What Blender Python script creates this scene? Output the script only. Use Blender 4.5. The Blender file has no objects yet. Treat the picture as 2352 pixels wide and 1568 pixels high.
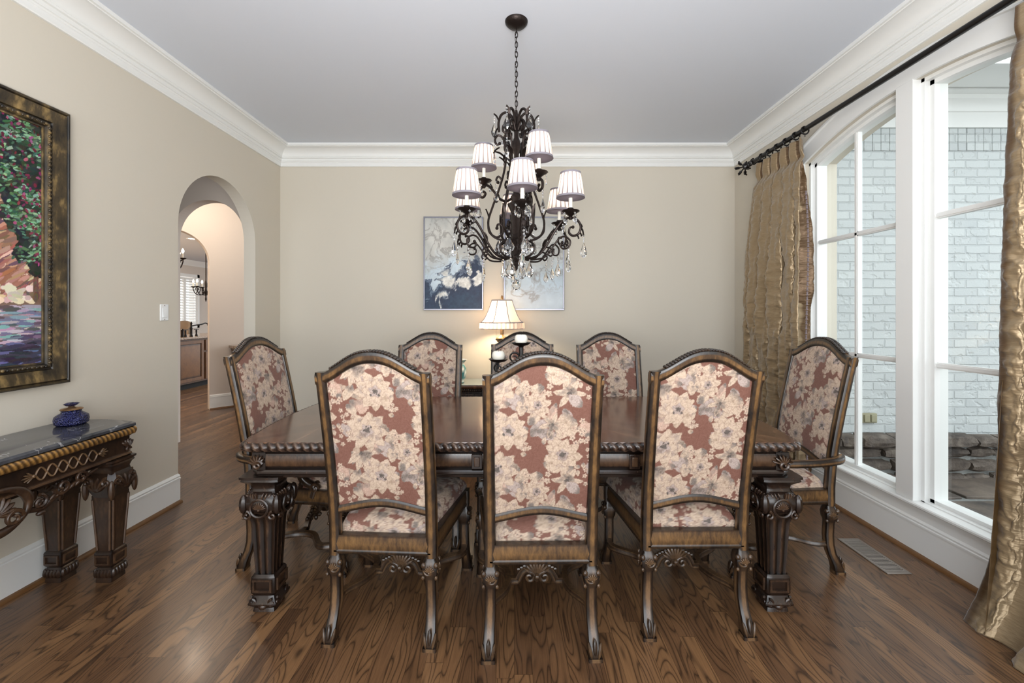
import bpy, math, random
import numpy as np
from mathutils import Vector, Matrix

random.seed(7)
np.random.seed(7)
PI = math.pi
COL = bpy.context.scene.collection
F, CX, HY, H = 1000.0, 1181.0, 716.0, 1.38


def at(px, py, y):
    """a photo pixel at depth y (metres ahead of the camera) -> world point"""
    return ((px - CX) * y / F, y, H - (py - HY) * y / F)


def lin(r, g, b):
    def f(c):
        c /= 255.0
        return c / 12.92 if c <= 0.04045 else ((c + 0.055) / 1.055) ** 2.4
    return (f(r), f(g), f(b), 1.0)


def linarr(a):
    a = np.clip(a / 255.0, 0, 1)
    return np.where(a <= 0.04045, a / 12.92, ((a + 0.055) / 1.055) ** 2.4)


# ------------------------------------------------------------------ mesh builder
def rrect(w, d, r=None, k=3):
    """rounded rectangle ring: (x, y, wear); wear is 0 at the corners, 1 mid-face"""
    if r is None:
        r = 0.22 * min(w, d)
    pts = []
    cs = [(w / 2 - r, -d / 2 + r, -PI / 2), (w / 2 - r, d / 2 - r, 0), (-w / 2 + r, d / 2 - r, PI / 2), (-w / 2 + r, -d / 2 + r, PI)]
    for i, (cx, cy, a0) in enumerate(cs):
        for j in range(3):
            a = a0 + j * PI / 4
            pts.append((cx + r * math.cos(a), cy + r * math.sin(a), 0.0 if j == 1 else 0.25))
        nx, ny, na = cs[(i + 1) % 4]
        p0 = (cx + r * math.cos(a0 + PI / 2), cy + r * math.sin(a0 + PI / 2))
        p1 = (nx + r * math.cos(na), ny + r * math.sin(na))
        for j in range(1, k + 1):
            t = j / (k + 1)
            pts.append((p0[0] + (p1[0] - p0[0]) * t, p0[1] + (p1[1] - p0[1]) * t, 1.0 if abs(t - 0.5) < 0.3 else 0.75))
    return pts


def sqring(w, d, flutes=0, depth=0.0, n=6, r=0.12):
    """square ring with n points a face, optionally fluted; (x, y, wear)"""
    pts = []
    for side in range(4):
        for j in range(n):
            t = (j + 0.0) / n
            u = -1 + 2 * t
            e = 0.0
            if flutes:
                e = -depth * (0.5 - 0.5 * math.cos(2 * PI * flutes * t))
            a = 0.5 + e / max(w, 1e-6)
            x, y = u * 0.5, -a
            if j == 0:
                x *= 1 - r * 0.5
                y *= 1 - r * 0.5
            c, s = [(1, 0), (0, 1), (-1, 0), (0, -1)][side]
            X, Y = x * c - y * s, x * s + y * c
            wr = 0.15 if j == 0 else (0.9 if not flutes else 0.5 + 0.5 * math.cos(2 * PI * flutes * t))
            pts.append((X * w, Y * d, wr))
    return pts


def crom(P, sub=6, closed=False):
    P = [np.array(p, float) for p in P]
    n = len(P)
    out = []
    rng = n if closed else n - 1
    for i in range(rng):
        if closed:
            p0, p1, p2, p3 = P[(i - 1) % n], P[i], P[(i + 1) % n], P[(i + 2) % n]
        else:
            p0, p1, p2, p3 = P[max(i - 1, 0)], P[i], P[i + 1], P[min(i + 2, n - 1)]
        for j in range(sub):
            t = j / sub
            out.append(0.5 * ((2 * p1) + (-p0 + p2) * t + (2 * p0 - 5 * p1 + 4 * p2 - p3) * t * t + (-p0 + 3 * p1 - 3 * p2 + p3) * t ** 3))
    if not closed:
        out.append(P[-1])
    return out


class MB:
    def __init__(s):
        s.v, s.f, s.c = [], [], []

    def add(s, vs, fs, wear=0.5):
        o = len(s.v)
        s.v.extend([tuple(float(q) for q in p) for p in vs])
        if isinstance(wear, (int, float)):
            s.c.extend([wear] * len(vs))
        else:
            s.c.extend(list(wear))
        s.f.extend([tuple(i + o for i in f) for f in fs])
        return s

    def box(s, c, sz, wear=0.5, rz=0.0):
        x, y, z = c
        a, b, h = sz[0] / 2, sz[1] / 2, sz[2] / 2
        vs = []
        for dz in (-h, h):
            for dx, dy in ((-a, -b), (a, -b), (a, b), (-a, b)):
                vs.append((x + dx * math.cos(rz) - dy * math.sin(rz), y + dx * math.sin(rz) + dy * math.cos(rz), z + dz))
        return s.add(vs, [(3, 2, 1, 0), (4, 5, 6, 7), (0, 1, 5, 4), (1, 2, 6, 5), (2, 3, 7, 6), (3, 0, 4, 7)], wear)

    def box2(s, lo, hi, wear=0.5):
        return s.box([(lo[i] + hi[i]) / 2 for i in range(3)], [abs(hi[i] - lo[i]) for i in range(3)], wear)

    def loft(s, rings, wears=None, closed=True, cap=True, loop=False):
        n = len(rings[0])
        vs = [p for r in rings for p in r]
        if wears is None:
            w = 0.5
        elif isinstance(wears, (int, float)):
            w = wears
        else:
            w = [q for r in wears for q in r]
        fs = []
        m = len(rings)
        for i in range(m if loop else m - 1):
            i2 = (i + 1) % m
            for j in range(n if closed else n - 1):
                k = (j + 1) % n
                fs.append((i * n + j, i * n + k, i2 * n + k, i2 * n + j))
        if cap and closed and not loop:
            fs.append(tuple(range(n - 1, -1, -1)))
            fs.append(tuple((m - 1) * n + j for j in range(n)))
        return s.add(vs, fs, w)

    def column(s, secs, ring, cap=True, wscale=1.0):
        """secs: (x, y, z, w, d[, wear]) rings stacked; ring(w,d)->(x,y,wear)"""
        R, Wr = [], []
        for sec in secs:
            x, y, z, w, d = sec[:5]
            m = sec[5] if len(sec) > 5 else 1.0
            pts = ring(w, d)
            R.append([(x + p[0], y + p[1], z) for p in pts])
            Wr.append([p[2] * m * wscale for p in pts])
        return s.loft(R, Wr, cap=cap)

    def tube(s, path, r, n=8, wear=0.5, cap=True, flat=1.0, closed=False):
        P = [np.array(p, float) for p in path]
        m = len(P)
        rad = [r] * m if isinstance(r, (int, float)) else list(r)
        T = []
        for i in range(m):
            if closed:
                t = P[(i + 1) % m] - P[(i - 1) % m]
            else:
                t = P[min(i + 1, m - 1)] - P[max(i - 1, 0)]
            L = np.linalg.norm(t)
            T.append(t / L if L > 1e-12 else np.array([0, 0, 1.0]))
        up = np.array([0, 0, 1.0]) if abs(T[0][2]) < 0.9 else np.array([1.0, 0, 0])
        U = np.cross(up, T[0])
        U /= np.linalg.norm(U)
        rings = []
        for i in range(m):
            U = U - T[i] * np.dot(U, T[i])
            U /= np.linalg.norm(U)
            V = np.cross(T[i], U)
            rings.append([P[i] + rad[i] * (math.cos(2 * PI * j / n) * U + flat * math.sin(2 * PI * j / n) * V) for j in range(n)])
        return s.loft(rings, wear, cap=cap, loop=closed)

    def sweep(s, path, prof, side=None, up=(0, 0, 1), closed=False, cap=True):
        """prof: (u, v, wear) with u along the horizontal normal of the path, v along up"""
        P = [np.array(p, float) for p in path]
        m = len(P)
        upv = np.array(up, float)
        rings, wr = [], []
        for i in range(m):
            if closed:
                a, b = P[i] - P[i - 1], P[(i + 1) % m] - P[i]
            else:
                a = P[i] - P[max(i - 1, 0)] if i > 0 else P[1] - P[0]
                b = P[min(i + 1, m - 1)] - P[i] if i < m - 1 else P[-1] - P[-2]
            a = a / np.linalg.norm(a)
            b = b / np.linalg.norm(b)
            na, nb = np.cross(a, upv), np.cross(b, upv)
            na /= np.linalg.norm(na)
            nb /= np.linalg.norm(nb)
            nn = na + nb
            nn /= np.linalg.norm(nn)
            k = 1.0 / max(0.35, float(np.dot(nn, na)))
            rings.append([P[i] + nn * (q[0] * k) + upv * q[1] for q in prof])
            wr.append([q[2] if len(q) > 2 else 0.5 for q in prof])
        return s.loft(rings, wr, cap=cap, loop=closed)

    def lathe(s, prof, c=(0, 0, 0), n=24, wear=0.5, lobes=0, amp=0.0, axis=None, sx=1.0, sy=1.0):
        rings = []
        for r, z in prof:
            ring = []
            for j in range(n):
                a = 2 * PI * j / n
                rr = r * (1 + amp * math.cos(lobes * a)) if lobes else r
                p = np.array([rr * math.cos(a) * sx, rr * math.sin(a) * sy, z])
                if axis is not None:
                    p = axis @ p
                ring.append((c[0] + p[0], c[1] + p[1], c[2] + p[2]))
            rings.append(ring)
        return s.loft(rings, wear)

    def ell(s, c, r, rot=None, nu=10, nv=6, wear=0.5):
        prof = []
        rings = []
        M = rot if rot is not None else np.eye(3)
        for i in range(nv + 1):
            th = PI * (0.04 + 0.92 * i / nv)
            ring = []
            for j in range(nu):
                a = 2 * PI * j / nu
                p = np.array([r[0] * math.sin(th) * math.cos(a), r[1] * math.sin(th) * math.sin(a), -r[2] * math.cos(th)])
                p = M @ p
                ring.append((c[0] + p[0], c[1] + p[1], c[2] + p[2]))
            rings.append(ring)
        return s.loft(rings, wear)

    def xf(s, M, start=0):
        """apply a 4x4 matrix to vertices from index start"""
        M = Matrix(M)
        s.v[start:] = [tuple(M @ Vector(p)) for p in s.v[start:]]
        return s

    def merge(s, o, M=None):
        vs = o.v if M is None else [tuple(M @ Vector(p)) for p in o.v]
        fs = o.f
        if M is not None and M.to_3x3().determinant() < 0:
            fs = [tuple(reversed(f)) for f in o.f]
        return s.add(vs, fs, list(o.c))


def Rx(a):
    return np.array([[1, 0, 0], [0, math.cos(a), -math.sin(a)], [0, math.sin(a), math.cos(a)]])


def Ry(a):
    return np.array([[math.cos(a), 0, math.sin(a)], [0, 1, 0], [-math.sin(a), 0, math.cos(a)]])


def Rz(a):
    return np.array([[math.cos(a), -math.sin(a), 0], [math.sin(a), math.cos(a), 0], [0, 0, 1]])


def set_col(me, arr):
    at_ = me.color_attributes.new('Col', 'FLOAT_COLOR', 'POINT')
    a = np.ones((len(me.vertices), 4), np.float32)
    arr = np.asarray(arr, np.float32)
    if arr.ndim == 1:
        a[:, :3] = arr[:, None]
    else:
        a[:, :3] = arr
    at_.data.foreach_set('color', a.ravel())


def mesh_of(name, mb, smooth=38):
    me = bpy.data.meshes.new(name)
    me.from_pydata(mb.v, [], mb.f)
    set_col(me, mb.c)
    if smooth:
        me.shade_smooth()
        if smooth < 179:
            me.set_sharp_from_angle(angle=math.radians(smooth))
    me.validate()
    return me


def obj(name, mb, mat, parent=None, bevel=0.0, smooth=38, seg=2, loc=None, rz=0.0):
    me = mb if isinstance(mb, bpy.types.Mesh) else mesh_of(name, mb, smooth)
    me.materials.clear()
    me.materials.append(mat)
    o = bpy.data.objects.new(name, me)
    COL.objects.link(o)
    if parent is not None:
        o.parent = parent
    if loc is not None:
        o.location = loc
    o.rotation_euler.z = rz
    if bevel:
        m = o.modifiers.new('edge', 'BEVEL')
        m.width = bevel
        m.segments = seg
        m.limit_method = 'ANGLE'
        m.angle_limit = math.radians(50)
    return o


def tag(o, label, cat, group=None, kind=None):
    o['label'] = label
    o['category'] = cat
    if group:
        o['group'] = group
    if kind:
        o['kind'] = kind
    return o


def thing(name, label, cat, loc=(0, 0, 0), rz=0.0, group=None):
    o = bpy.data.objects.new(name, None)
    COL.objects.link(o)
    o.empty_display_size = 0.1
    o.location = loc
    o.rotation_euler = (0, 0, rz)
    return tag(o, label, cat, group)


def struct(name, mb, mat, parent=None, **k):
    o = obj(name, mb, mat, parent, **k)
    if parent is None:
        o['kind'] = 'structure'
    return o


def copy_tree(o, parent=None):
    c = o.copy()
    COL.objects.link(c)
    c.parent = parent
    for ch in [q for q in bpy.data.objects if q.parent == o]:
        copy_tree(ch, c)
    return c


def dup(root, loc, rz=0.0, label=None, group=None):
    c = copy_tree(root)
    c.location = loc
    c.rotation_euler = (0, 0, rz)
    if label:
        c['label'] = label
    if group:
        c['group'] = group
    return c


def gridmesh(name, fn, nu, nv, colfn=None, smooth=179):
    """fn(U,V arrays 0..1) -> X,Y,Z arrays ; colfn(U,V)->(n,3) linear"""
    u, v = np.meshgrid(np.linspace(0, 1, nu), np.linspace(0, 1, nv))
    X, Y, Z = fn(u, v)
    co = np.stack([X, Y, Z], -1).reshape(-1, 3)
    idx = np.arange(nu * nv).reshape(nv, nu)
    q = np.stack([idx[:-1, :-1], idx[:-1, 1:], idx[1:, 1:], idx[1:, :-1]], -1).reshape(-1, 4)
    me = bpy.data.meshes.new(name)
    me.vertices.add(len(co))
    me.vertices.foreach_set('co', co.astype(np.float32).ravel())
    me.loops.add(len(q) * 4)
    me.loops.foreach_set('vertex_index', q.astype(np.int32).ravel())
    me.polygons.add(len(q))
    me.polygons.foreach_set('loop_start', np.arange(0, len(q) * 4, 4, dtype=np.int32))
    me.update(calc_edges=True)
    if colfn is not None:
        set_col(me, colfn(u, v).reshape(-1, 3))
    if smooth:
        me.shade_smooth()
    return me


# ------------------------------------------------------------------ numpy noise
def vnoise(w, h, cx, cy, seed):
    rs = np.random.RandomState(seed)
    g = rs.rand(cy + 3, cx + 3)
    xs = np.linspace(0, cx, w)
    ys = np.linspace(0, cy, h)
    xi, yi = np.floor(xs).astype(int), np.floor(ys).astype(int)
    xf, yf = xs - xi, ys - yi
    xf = xf * xf * (3 - 2 * xf)
    yf = yf * yf * (3 - 2 * yf)
    a = g[np.ix_(yi, xi)]
    b = g[np.ix_(yi, xi + 1)]
    c = g[np.ix_(yi + 1, xi)]
    d = g[np.ix_(yi + 1, xi + 1)]
    return (a * (1 - xf) + b * xf) * (1 - yf[:, None]) + (c * (1 - xf) + d * xf) * yf[:, None]


def fbm(w, h, cx, cy, seed, oct=5, gain=0.5):
    t = np.zeros((h, w))
    a, tot = 1.0, 0.0
    for i in range(oct):
        t += a * vnoise(w, h, int(cx * 2 ** i), int(cy * 2 ** i), seed + 31 * i)
        tot += a
        a *= gain
    return t / tot


# ------------------------------------------------------------------ node helpers
def new_mat(name):
    m = bpy.data.materials.new(name)
    m.use_nodes = True
    nt = m.node_tree
    nt.nodes.clear()
    out = nt.nodes.new('ShaderNodeOutputMaterial')
    b = nt.nodes.new('ShaderNodeBsdfPrincipled')
    nt.links.new(b.outputs[0], out.inputs[0])
    return m, nt, b, out


class NT:
    def __init__(s, nt):
        s.nt = nt

    def n(s, t, **kw):
        n = s.nt.nodes.new(t)
        for k, v in kw.items():
            setattr(n, k, v)
        return n

    def l(s, a, b):
        s.nt.links.new(a, b)

    def set(s, sock, v):
        if hasattr(v, 'is_linked') or isinstance(v, bpy.types.NodeSocket):
            s.l(v, sock)
        else:
            sock.default_value = v

    def math(s, op, a, b=0.0, c=None, clamp=False):
        n = s.n('ShaderNodeMath', operation=op)
        n.use_clamp = clamp
        s.set(n.inputs[0], a)
        s.set(n.inputs[1], b)
        if c is not None:
            s.set(n.inputs[2], c)
        return n.outputs[0]

    def mix(s, f, a, b, mode='MIX'):
        n = s.n('ShaderNodeMix', data_type='RGBA', blend_type=mode)
        s.set(n.inputs[0], f)
        s.set(n.inputs[6], a)
        s.set(n.inputs[7], b)
        return n.outputs[2]

    def ramp(s, f, stops, interp='LINEAR'):
        n = s.n('ShaderNodeValToRGB')
        cr = n.color_ramp
        cr.interpolation = interp
        while len(cr.elements) < len(stops):
            cr.elements.new(0.5)
        for e, (p, c) in zip(cr.elements, stops):
            e.position = p
            e.color = c if len(c) == 4 else (*c, 1)
        s.set(n.inputs[0], f)
        return n.outputs[0]

    def coord(s, kind='Object', scale=(1, 1, 1), rot=(0, 0, 0), loc=(0, 0, 0)):
        t = s.n('ShaderNodeTexCoord')
        m = s.n('ShaderNodeMapping')
        m.inputs['Scale'].default_value = scale
        m.inputs['Rotation'].default_value = rot
        m.inputs['Location'].default_value = loc
        s.l(t.outputs[kind], m.inputs[0])
        return m.outputs[0]

    def noise(s, vec, scale=5, detail=4, rough=0.5, dist=0.0, out='Fac'):
        n = s.n('ShaderNodeTexNoise')
        if vec is not None:
            s.l(vec, n.inputs['Vector'])
        s.set(n.inputs['Scale'], scale)
        n.inputs['Detail'].default_value = detail
        n.inputs['Roughness'].default_value = rough
        n.inputs['Distortion'].default_value = dist
        return n.outputs[out]

    def bump(s, h, strength=0.3, dist=0.01):
        n = s.n('ShaderNodeBump')
        n.inputs['Strength'].default_value = strength
        n.inputs['Distance'].default_value = dist
        s.l(h, n.inputs['Height'])
        return n.outputs[0]

    def attr(s):
        n = s.n('ShaderNodeAttribute', attribute_name='Col')
        return n.outputs['Color'], n.outputs['Fac']


def plain(name, col, rough=0.5, metal=0.0, bumps=0.0, bscale=80, spec=None, var=0.0, vscale=6):
    m, nt, b, out = new_mat(name)
    N = NT(nt)
    b.inputs['Base Color'].default_value = col
    b.inputs['Roughness'].default_value = rough
    b.inputs['Metallic'].default_value = metal
    if spec is not None:
        b.inputs['Specular IOR Level'].default_value = spec
    co = N.coord('Object')
    if var:
        nz = N.noise(co, vscale, 4)
        dark = tuple(c * (1 - var) for c in col[:3]) + (1,)
        lite = tuple(min(1, c * (1 + var)) for c in col[:3]) + (1,)
        N.l(N.mix(nz, dark, lite), b.inputs['Base Color'])
    if bumps:
        N.l(N.bump(N.noise(co, bscale, 3), bumps, 0.004), b.inputs['Normal'])
    return m
# ------------------------------------------------------------------ materials
M = {}
M['wall'] = plain('wall_paint', lin(206, 199, 185), 0.75, bumps=0.04, bscale=220)
M['ceiling'] = plain('ceiling_paint', lin(214, 220, 230), 0.8, bumps=0.03, bscale=180)
M['trim'] = plain('white_trim_paint', lin(232, 233, 231), 0.35)
M['hallwall'] = plain('hall_paint', lin(206, 196, 186), 0.8)
M['plastic'] = plain('white_plastic', lin(236, 238, 238), 0.35)
M['iron'] = plain('bronze_iron', lin(44, 36, 33), 0.42, 0.75, bumps=0.35, bscale=90, var=0.35, vscale=30)
M['black'] = plain('black_rod', lin(20, 17, 17), 0.3, 0.3)
M['silver'] = plain('silver_frame', lin(122, 122, 130), 0.3, 0.9)
M['brass'] = plain('antique_brass', lin(150, 118, 84), 0.3, 0.8, var=0.3, vscale=20)
M['wax'] = plain('candle_wax', lin(238, 234, 222), 0.5, var=0.03)
M['tan'] = plain('tan_plastic', lin(150, 146, 120), 0.5)
M['bronze_black'] = plain('oil_rubbed_bronze', lin(24, 20, 18), 0.35, 0.6)
M['taupe'] = plain('taupe_fabric', lin(120, 106, 92), 0.9, bumps=0.1, bscale=300)
M['fittings'] = plain('vent_metal', lin(138, 130, 122), 0.45, 0.3)
M['dark'] = plain('dark_void', lin(14, 11, 9), 0.8)
M['foliage'] = plain('dried_flowers', lin(128, 110, 62), 0.9, var=0.5, vscale=30)
M['stem_red'] = plain('dark_flowers', lin(52, 22, 26), 0.9, var=0.4, vscale=30)


def antique(name, dark, mid, gold, amount=1.0, rough=0.32, speck=70, bump=0.12, mott=1.0):
    """stained wood rubbed through to a golden tone in the middle of its faces (wear is stored per vertex)"""
    m, nt, b, out = new_mat(name)
    N = NT(nt)
    c, f = N.attr()
    co = N.coord('Object')
    st = N.coord('Object', scale=(1, 1, 0.35))
    n1 = N.noise(st, speck, 5, 0.65)
    n2 = N.noise(co, 9, 3)
    w = N.math('MULTIPLY', f, amount)
    w = N.math('ADD', w, N.math('MULTIPLY', N.math('SUBTRACT', n1, 0.5), 0.85 * mott))
    w = N.math('ADD', w, N.math('MULTIPLY', N.math('SUBTRACT', n2, 0.5), 0.7 * mott), clamp=True)
    col = N.ramp(w, [(0.0, dark), (0.5, mid), (1.0, gold)])
    N.l(col, b.inputs['Base Color'])
    b.inputs['Roughness'].default_value = rough
    b.inputs['Coat Weight'].default_value = 0.15
    b.inputs['Coat Roughness'].default_value = 0.2
    N.l(N.bump(n1, bump, 0.003), b.inputs['Normal'])
    return m


M['chair_wood'] = antique('chair_wood', lin(22, 16, 12), lin(70, 50, 31), lin(124, 92, 55), 0.72, mott=1.3)
M['carved'] = antique('carved_wood', lin(22, 16, 13), lin(60, 44, 31), lin(118, 90, 62), 0.85, 0.28)
M['table_wood'] = antique('table_wood', lin(16, 12, 10), lin(42, 29, 22), lin(88, 64, 45), 0.85, 0.25)
M['rope_wood'] = antique('rope_wood', lin(26, 18, 15), lin(66, 48, 38), lin(120, 100, 84), 0.7, 0.24)
M['console_wood'] = antique('console_wood', lin(22, 15, 12), lin(52, 36, 26), lin(96, 70, 48), 0.8, 0.3)
M['console_gilt'] = antique('console_gilt', lin(34, 23, 14), lin(104, 74, 38), lin(166, 124, 66), 0.95, 0.32)
M['cabinet'] = antique('cabinet_wood', lin(34, 20, 10), lin(80, 50, 24), lin(108, 70, 34), 0.9, 0.55)
M['frame_gilt'] = antique('frame_gilt', lin(22, 18, 14), lin(70, 58, 38), lin(150, 124, 78), 0.62, 0.36, speck=26, mott=2.2)


def floor_mat():
    m, nt, b, out = new_mat('oak_floor')
    N = NT(nt)
    sep = N.n('ShaderNodeSeparateXYZ')
    tc = N.n('ShaderNodeTexCoord')
    N.l(tc.outputs['Object'], sep.inputs[0])
    px = N.math('DIVIDE', sep.outputs[0], 0.07)
    row = N.math('FLOOR', px)
    wn = N.n('ShaderNodeTexWhiteNoise', noise_dimensions='1D')
    N.l(row, wn.inputs['W'])
    # board ends fall at a random point in every row
    py = N.math('ADD', N.math('DIVIDE', sep.outputs[1], N.math('ADD', 0.75, N.math('MULTIPLY', wn.outputs['Value'], 0.5))), N.math('MULTIPLY', wn.outputs['Value'], 91.7))
    idx = N.math('FLOOR', py)
    w2 = N.n('ShaderNodeTexWhiteNoise', noise_dimensions='2D')
    cw = N.n('ShaderNodeCombineXYZ')
    N.l(row, cw.inputs[0])
    N.l(idx, cw.inputs[1])
    N.l(cw.outputs[0], w2.inputs['Vector'])
    r = w2.outputs['Value']
    ex = N.math('LESS_THAN', N.math('FRACT', px), 0.016)
    ey = N.math('LESS_THAN', N.math('FRACT', py), 0.0014)
    seamf = N.math('MAXIMUM', ex, ey)
    off = N.math('ADD', N.math('MULTIPLY', r, 37.0), N.math('MULTIPLY', wn.outputs['Value'], 61.0))
    cmb = N.n('ShaderNodeCombineXYZ')
    N.l(N.math('MULTIPLY', sep.outputs[0], 11.0), cmb.inputs[0])
    N.l(N.math('MULTIPLY', sep.outputs[1], 1.5), cmb.inputs[1])
    N.l(off, cmb.inputs[2])
    n1 = N.noise(cmb.outputs[0], 1.0, 1.2, 0.4, 0.3)
    lines = N.math('ABSOLUTE', N.math('SINE', N.math('MULTIPLY', n1, 46.0)))
    lines = N.math('POWER', N.math('SUBTRACT', 1.0, lines), 2.3)
    cm2 = N.n('ShaderNodeCombineXYZ')
    N.l(N.math('MULTIPLY', sep.outputs[0], 260.0), cm2.inputs[0])
    N.l(N.math('MULTIPLY', sep.outputs[1], 9.0), cm2.inputs[1])
    N.l(off, cm2.inputs[2])
    n2 = N.noise(cm2.outputs[0], 1.0, 3, 0.6)
    tone = N.math('ADD', N.math('MULTIPLY', r, 0.5), N.math('MULTIPLY', wn.outputs['Value'], 0.5))
    tone = N.math('ADD', tone, N.math('MULTIPLY', N.math('SUBTRACT', n2, 0.5), 0.7), clamp=True)
    base = N.ramp(tone, [(0.0, lin(78, 54, 37)), (0.5, lin(108, 78, 53)), (1.0, lin(140, 104, 70))])
    grain = N.mix(N.math('MULTIPLY', lines, 0.85), base, lin(46, 32, 23))
    seam = N.mix(N.math('MULTIPLY', seamf, 0.8), grain, lin(28, 19, 13))
    # fine pale scuffs
    sc = N.noise(N.coord('Object', scale=(3, 3, 1)), 9, 6, 0.75, 1.5)
    scuff = N.ramp(sc, [(0.66, (0, 0, 0)), (0.74, (1, 1, 1))])
    fin = N.mix(N.math('MULTIPLY', scuff, 0.12), seam, lin(170, 150, 130))
    N.l(fin, b.inputs['Base Color'])
    rg = N.math('ADD', 0.27, N.math('MULTIPLY', sc, 0.12))
    N.l(rg, b.inputs['Roughness'])
    b.inputs['Coat Weight'].default_value = 0.12
    b.inputs['Coat Roughness'].default_value = 0.16
    h = N.math('SUBTRACT', N.math('MULTIPLY', lines, -0.25), N.math('MULTIPLY', seamf, 1.5))
    N.l(N.bump(h, 0.12, 0.003), b.inputs['Normal'])
    return m


M['floor'] = floor_mat()
M['shoe'] = plain('oak_shoe_mould', lin(112, 78, 46), 0.4, var=0.25, vscale=12)


def tabletop_mat():
    m, nt, b, out = new_mat('burl_tabletop')
    N = NT(nt)
    tc = N.n('ShaderNodeTexCoord')
    sep = N.n('ShaderNodeSeparateXYZ')
    N.l(tc.outputs['Object'], sep.inputs[0])
    x, y = sep.outputs[0], sep.outputs[1]
    # four leaves along the length, each a sunburst about its own centre
    cell = N.math('FLOOR', N.math('DIVIDE', x, 0.62))
    lx = N.math('SUBTRACT', N.math('SUBTRACT', x, N.math('MULTIPLY', cell, 0.62)), 0.31)
    ang = N.math('ARCTAN2', y, lx)
    sect = N.math('FLOOR', N.math('MULTIPLY', N.math('ADD', ang, 0.3927), 8 / (2 * PI)))
    sa = N.math('MULTIPLY', sect, 2 * PI / 8)
    ca, sn = N.math('COSINE', sa), N.math('SINE', sa)
    u = N.math('ADD', N.math('MULTIPLY', lx, ca), N.math('MULTIPLY', y, sn))
    v = N.math('SUBTRACT', N.math('MULTIPLY', y, ca), N.math('MULTIPLY', lx, sn))
    cmb = N.n('ShaderNodeCombineXYZ')
    N.l(N.math('MULTIPLY', u, 2.5), cmb.inputs[0])
    N.l(N.math('MULTIPLY', v, 26.0), cmb.inputs[1])
    N.l(N.math('ADD', N.math('MULTIPLY', sect, 3.7), N.math('MULTIPLY', cell, 17.3)), cmb.inputs[2])
    n = N.noise(cmb.outputs[0], 1.0, 5, 0.6, 0.6)
    col = N.ramp(n, [(0.25, lin(52, 33, 25)), (0.5, lin(88, 58, 42)), (0.78, lin(128, 90, 64))])
    N.l(col, b.inputs['Base Color'])
    b.inputs['Roughness'].default_value = 0.2
    b.inputs['Coat Weight'].default_value = 0.4
    b.inputs['Coat Roughness'].default_value = 0.12
    return m


M['tabletop'] = tabletop_mat()


def fabric_mat():
    m, nt, b, out = new_mat('floral_jacquard')
    N = NT(nt)
    c, f = N.attr()
    co = N.coord('Object')
    wv = N.noise(N.coord('Object', scale=(1, 1, 0.4)), 700, 2, 0.7)
    col = N.mix(N.math('MULTIPLY', wv, 0.30), c, N.mix(1.0, c, (0.45, 0.42, 0.40, 1), 'MULTIPLY'))
    N.l(col, b.inputs['Base Color'])
    b.inputs['Roughness'].default_value = 0.75
    b.inputs['Sheen Weight'].default_value = 0.25
    b.inputs['Sheen Roughness'].default_value = 0.4
    N.l(N.bump(wv, 0.12, 0.002), b.inputs['Normal'])
    return m


M['fabric'] = fabric_mat()


def attrmat(name, rough=0.6, bump=0.0, bs=60, metal=0.0):
    m, nt, b, out = new_mat(name)
    N = NT(nt)
    c, f = N.attr()
    N.l(c, b.inputs['Base Color'])
    b.inputs['Roughness'].default_value = rough
    b.inputs['Metallic'].default_value = metal
    if bump:
        N.l(N.bump(N.noise(N.coord('Object'), bs, 4), bump, 0.004), b.inputs['Normal'])
    return m


M['canvas'] = attrmat('resin_canvas', 0.55)
M['oil'] = attrmat('oil_paint', 0.45, 0.5, 60)
M['porcelain'] = attrmat('porcelain', 0.12)


def taffeta():
    m, nt, b, out = new_mat('gold_taffeta')
    N = NT(nt)
    co = N.coord('Object')
    n = N.noise(N.coord('Object', scale=(6, 6, 40)), 6, 4, 0.6)
    col = N.mix(n, lin(126, 107, 80), lin(168, 146, 113))
    c, f = N.attr()
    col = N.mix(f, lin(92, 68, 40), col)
    N.l(col, b.inputs['Base Color'])
    b.inputs['Metallic'].default_value = 0.38
    b.inputs['Roughness'].default_value = 0.34
    b.inputs['Sheen Weight'].default_value = 0.3
    N.l(N.bump(N.noise(N.coord('Object', scale=(2, 2, 9)), 9, 3, 0.5), 0.35, 0.01), b.inputs['Normal'])
    return m


M['taffeta'] = taffeta()
M['taffeta_band'] = plain('bronze_taffeta_band', lin(104, 80, 50), 0.35, 0.35, bumps=0.2, bscale=30)
M['fringe'] = plain('mauve_tassel', lin(122, 110, 112), 0.8, var=0.3, vscale=60)


def shade_mat(name, tint):
    m = bpy.data.materials.new(name)
    m.use_nodes = True
    nt = m.node_tree
    nt.nodes.clear()
    N = NT(nt)
    out = N.n('ShaderNodeOutputMaterial')
    c, f = N.attr()
    d = N.n('ShaderNodeBsdfDiffuse')
    t = N.n('ShaderNodeBsdfTranslucent')
    N.l(c, d.inputs[0])
    N.l(N.mix(1.0, c, tint, 'MULTIPLY'), t.inputs[0])
    mx = N.n('ShaderNodeMixShader')
    mx.inputs[0].default_value = 0.35
    N.l(d.outputs[0], mx.inputs[1])
    N.l(t.outputs[0], mx.inputs[2])
    N.l(mx.outputs[0], out.inputs[0])
    return m


M['shade'] = shade_mat('pleated_silk', (1.0, 0.9, 0.82, 1))
M['shade_trim'] = plain('grey_braid', lin(122, 118, 126), 0.7)
M['lampshade'] = shade_mat('lamp_silk', (1.0, 0.9, 0.82, 1))


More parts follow.
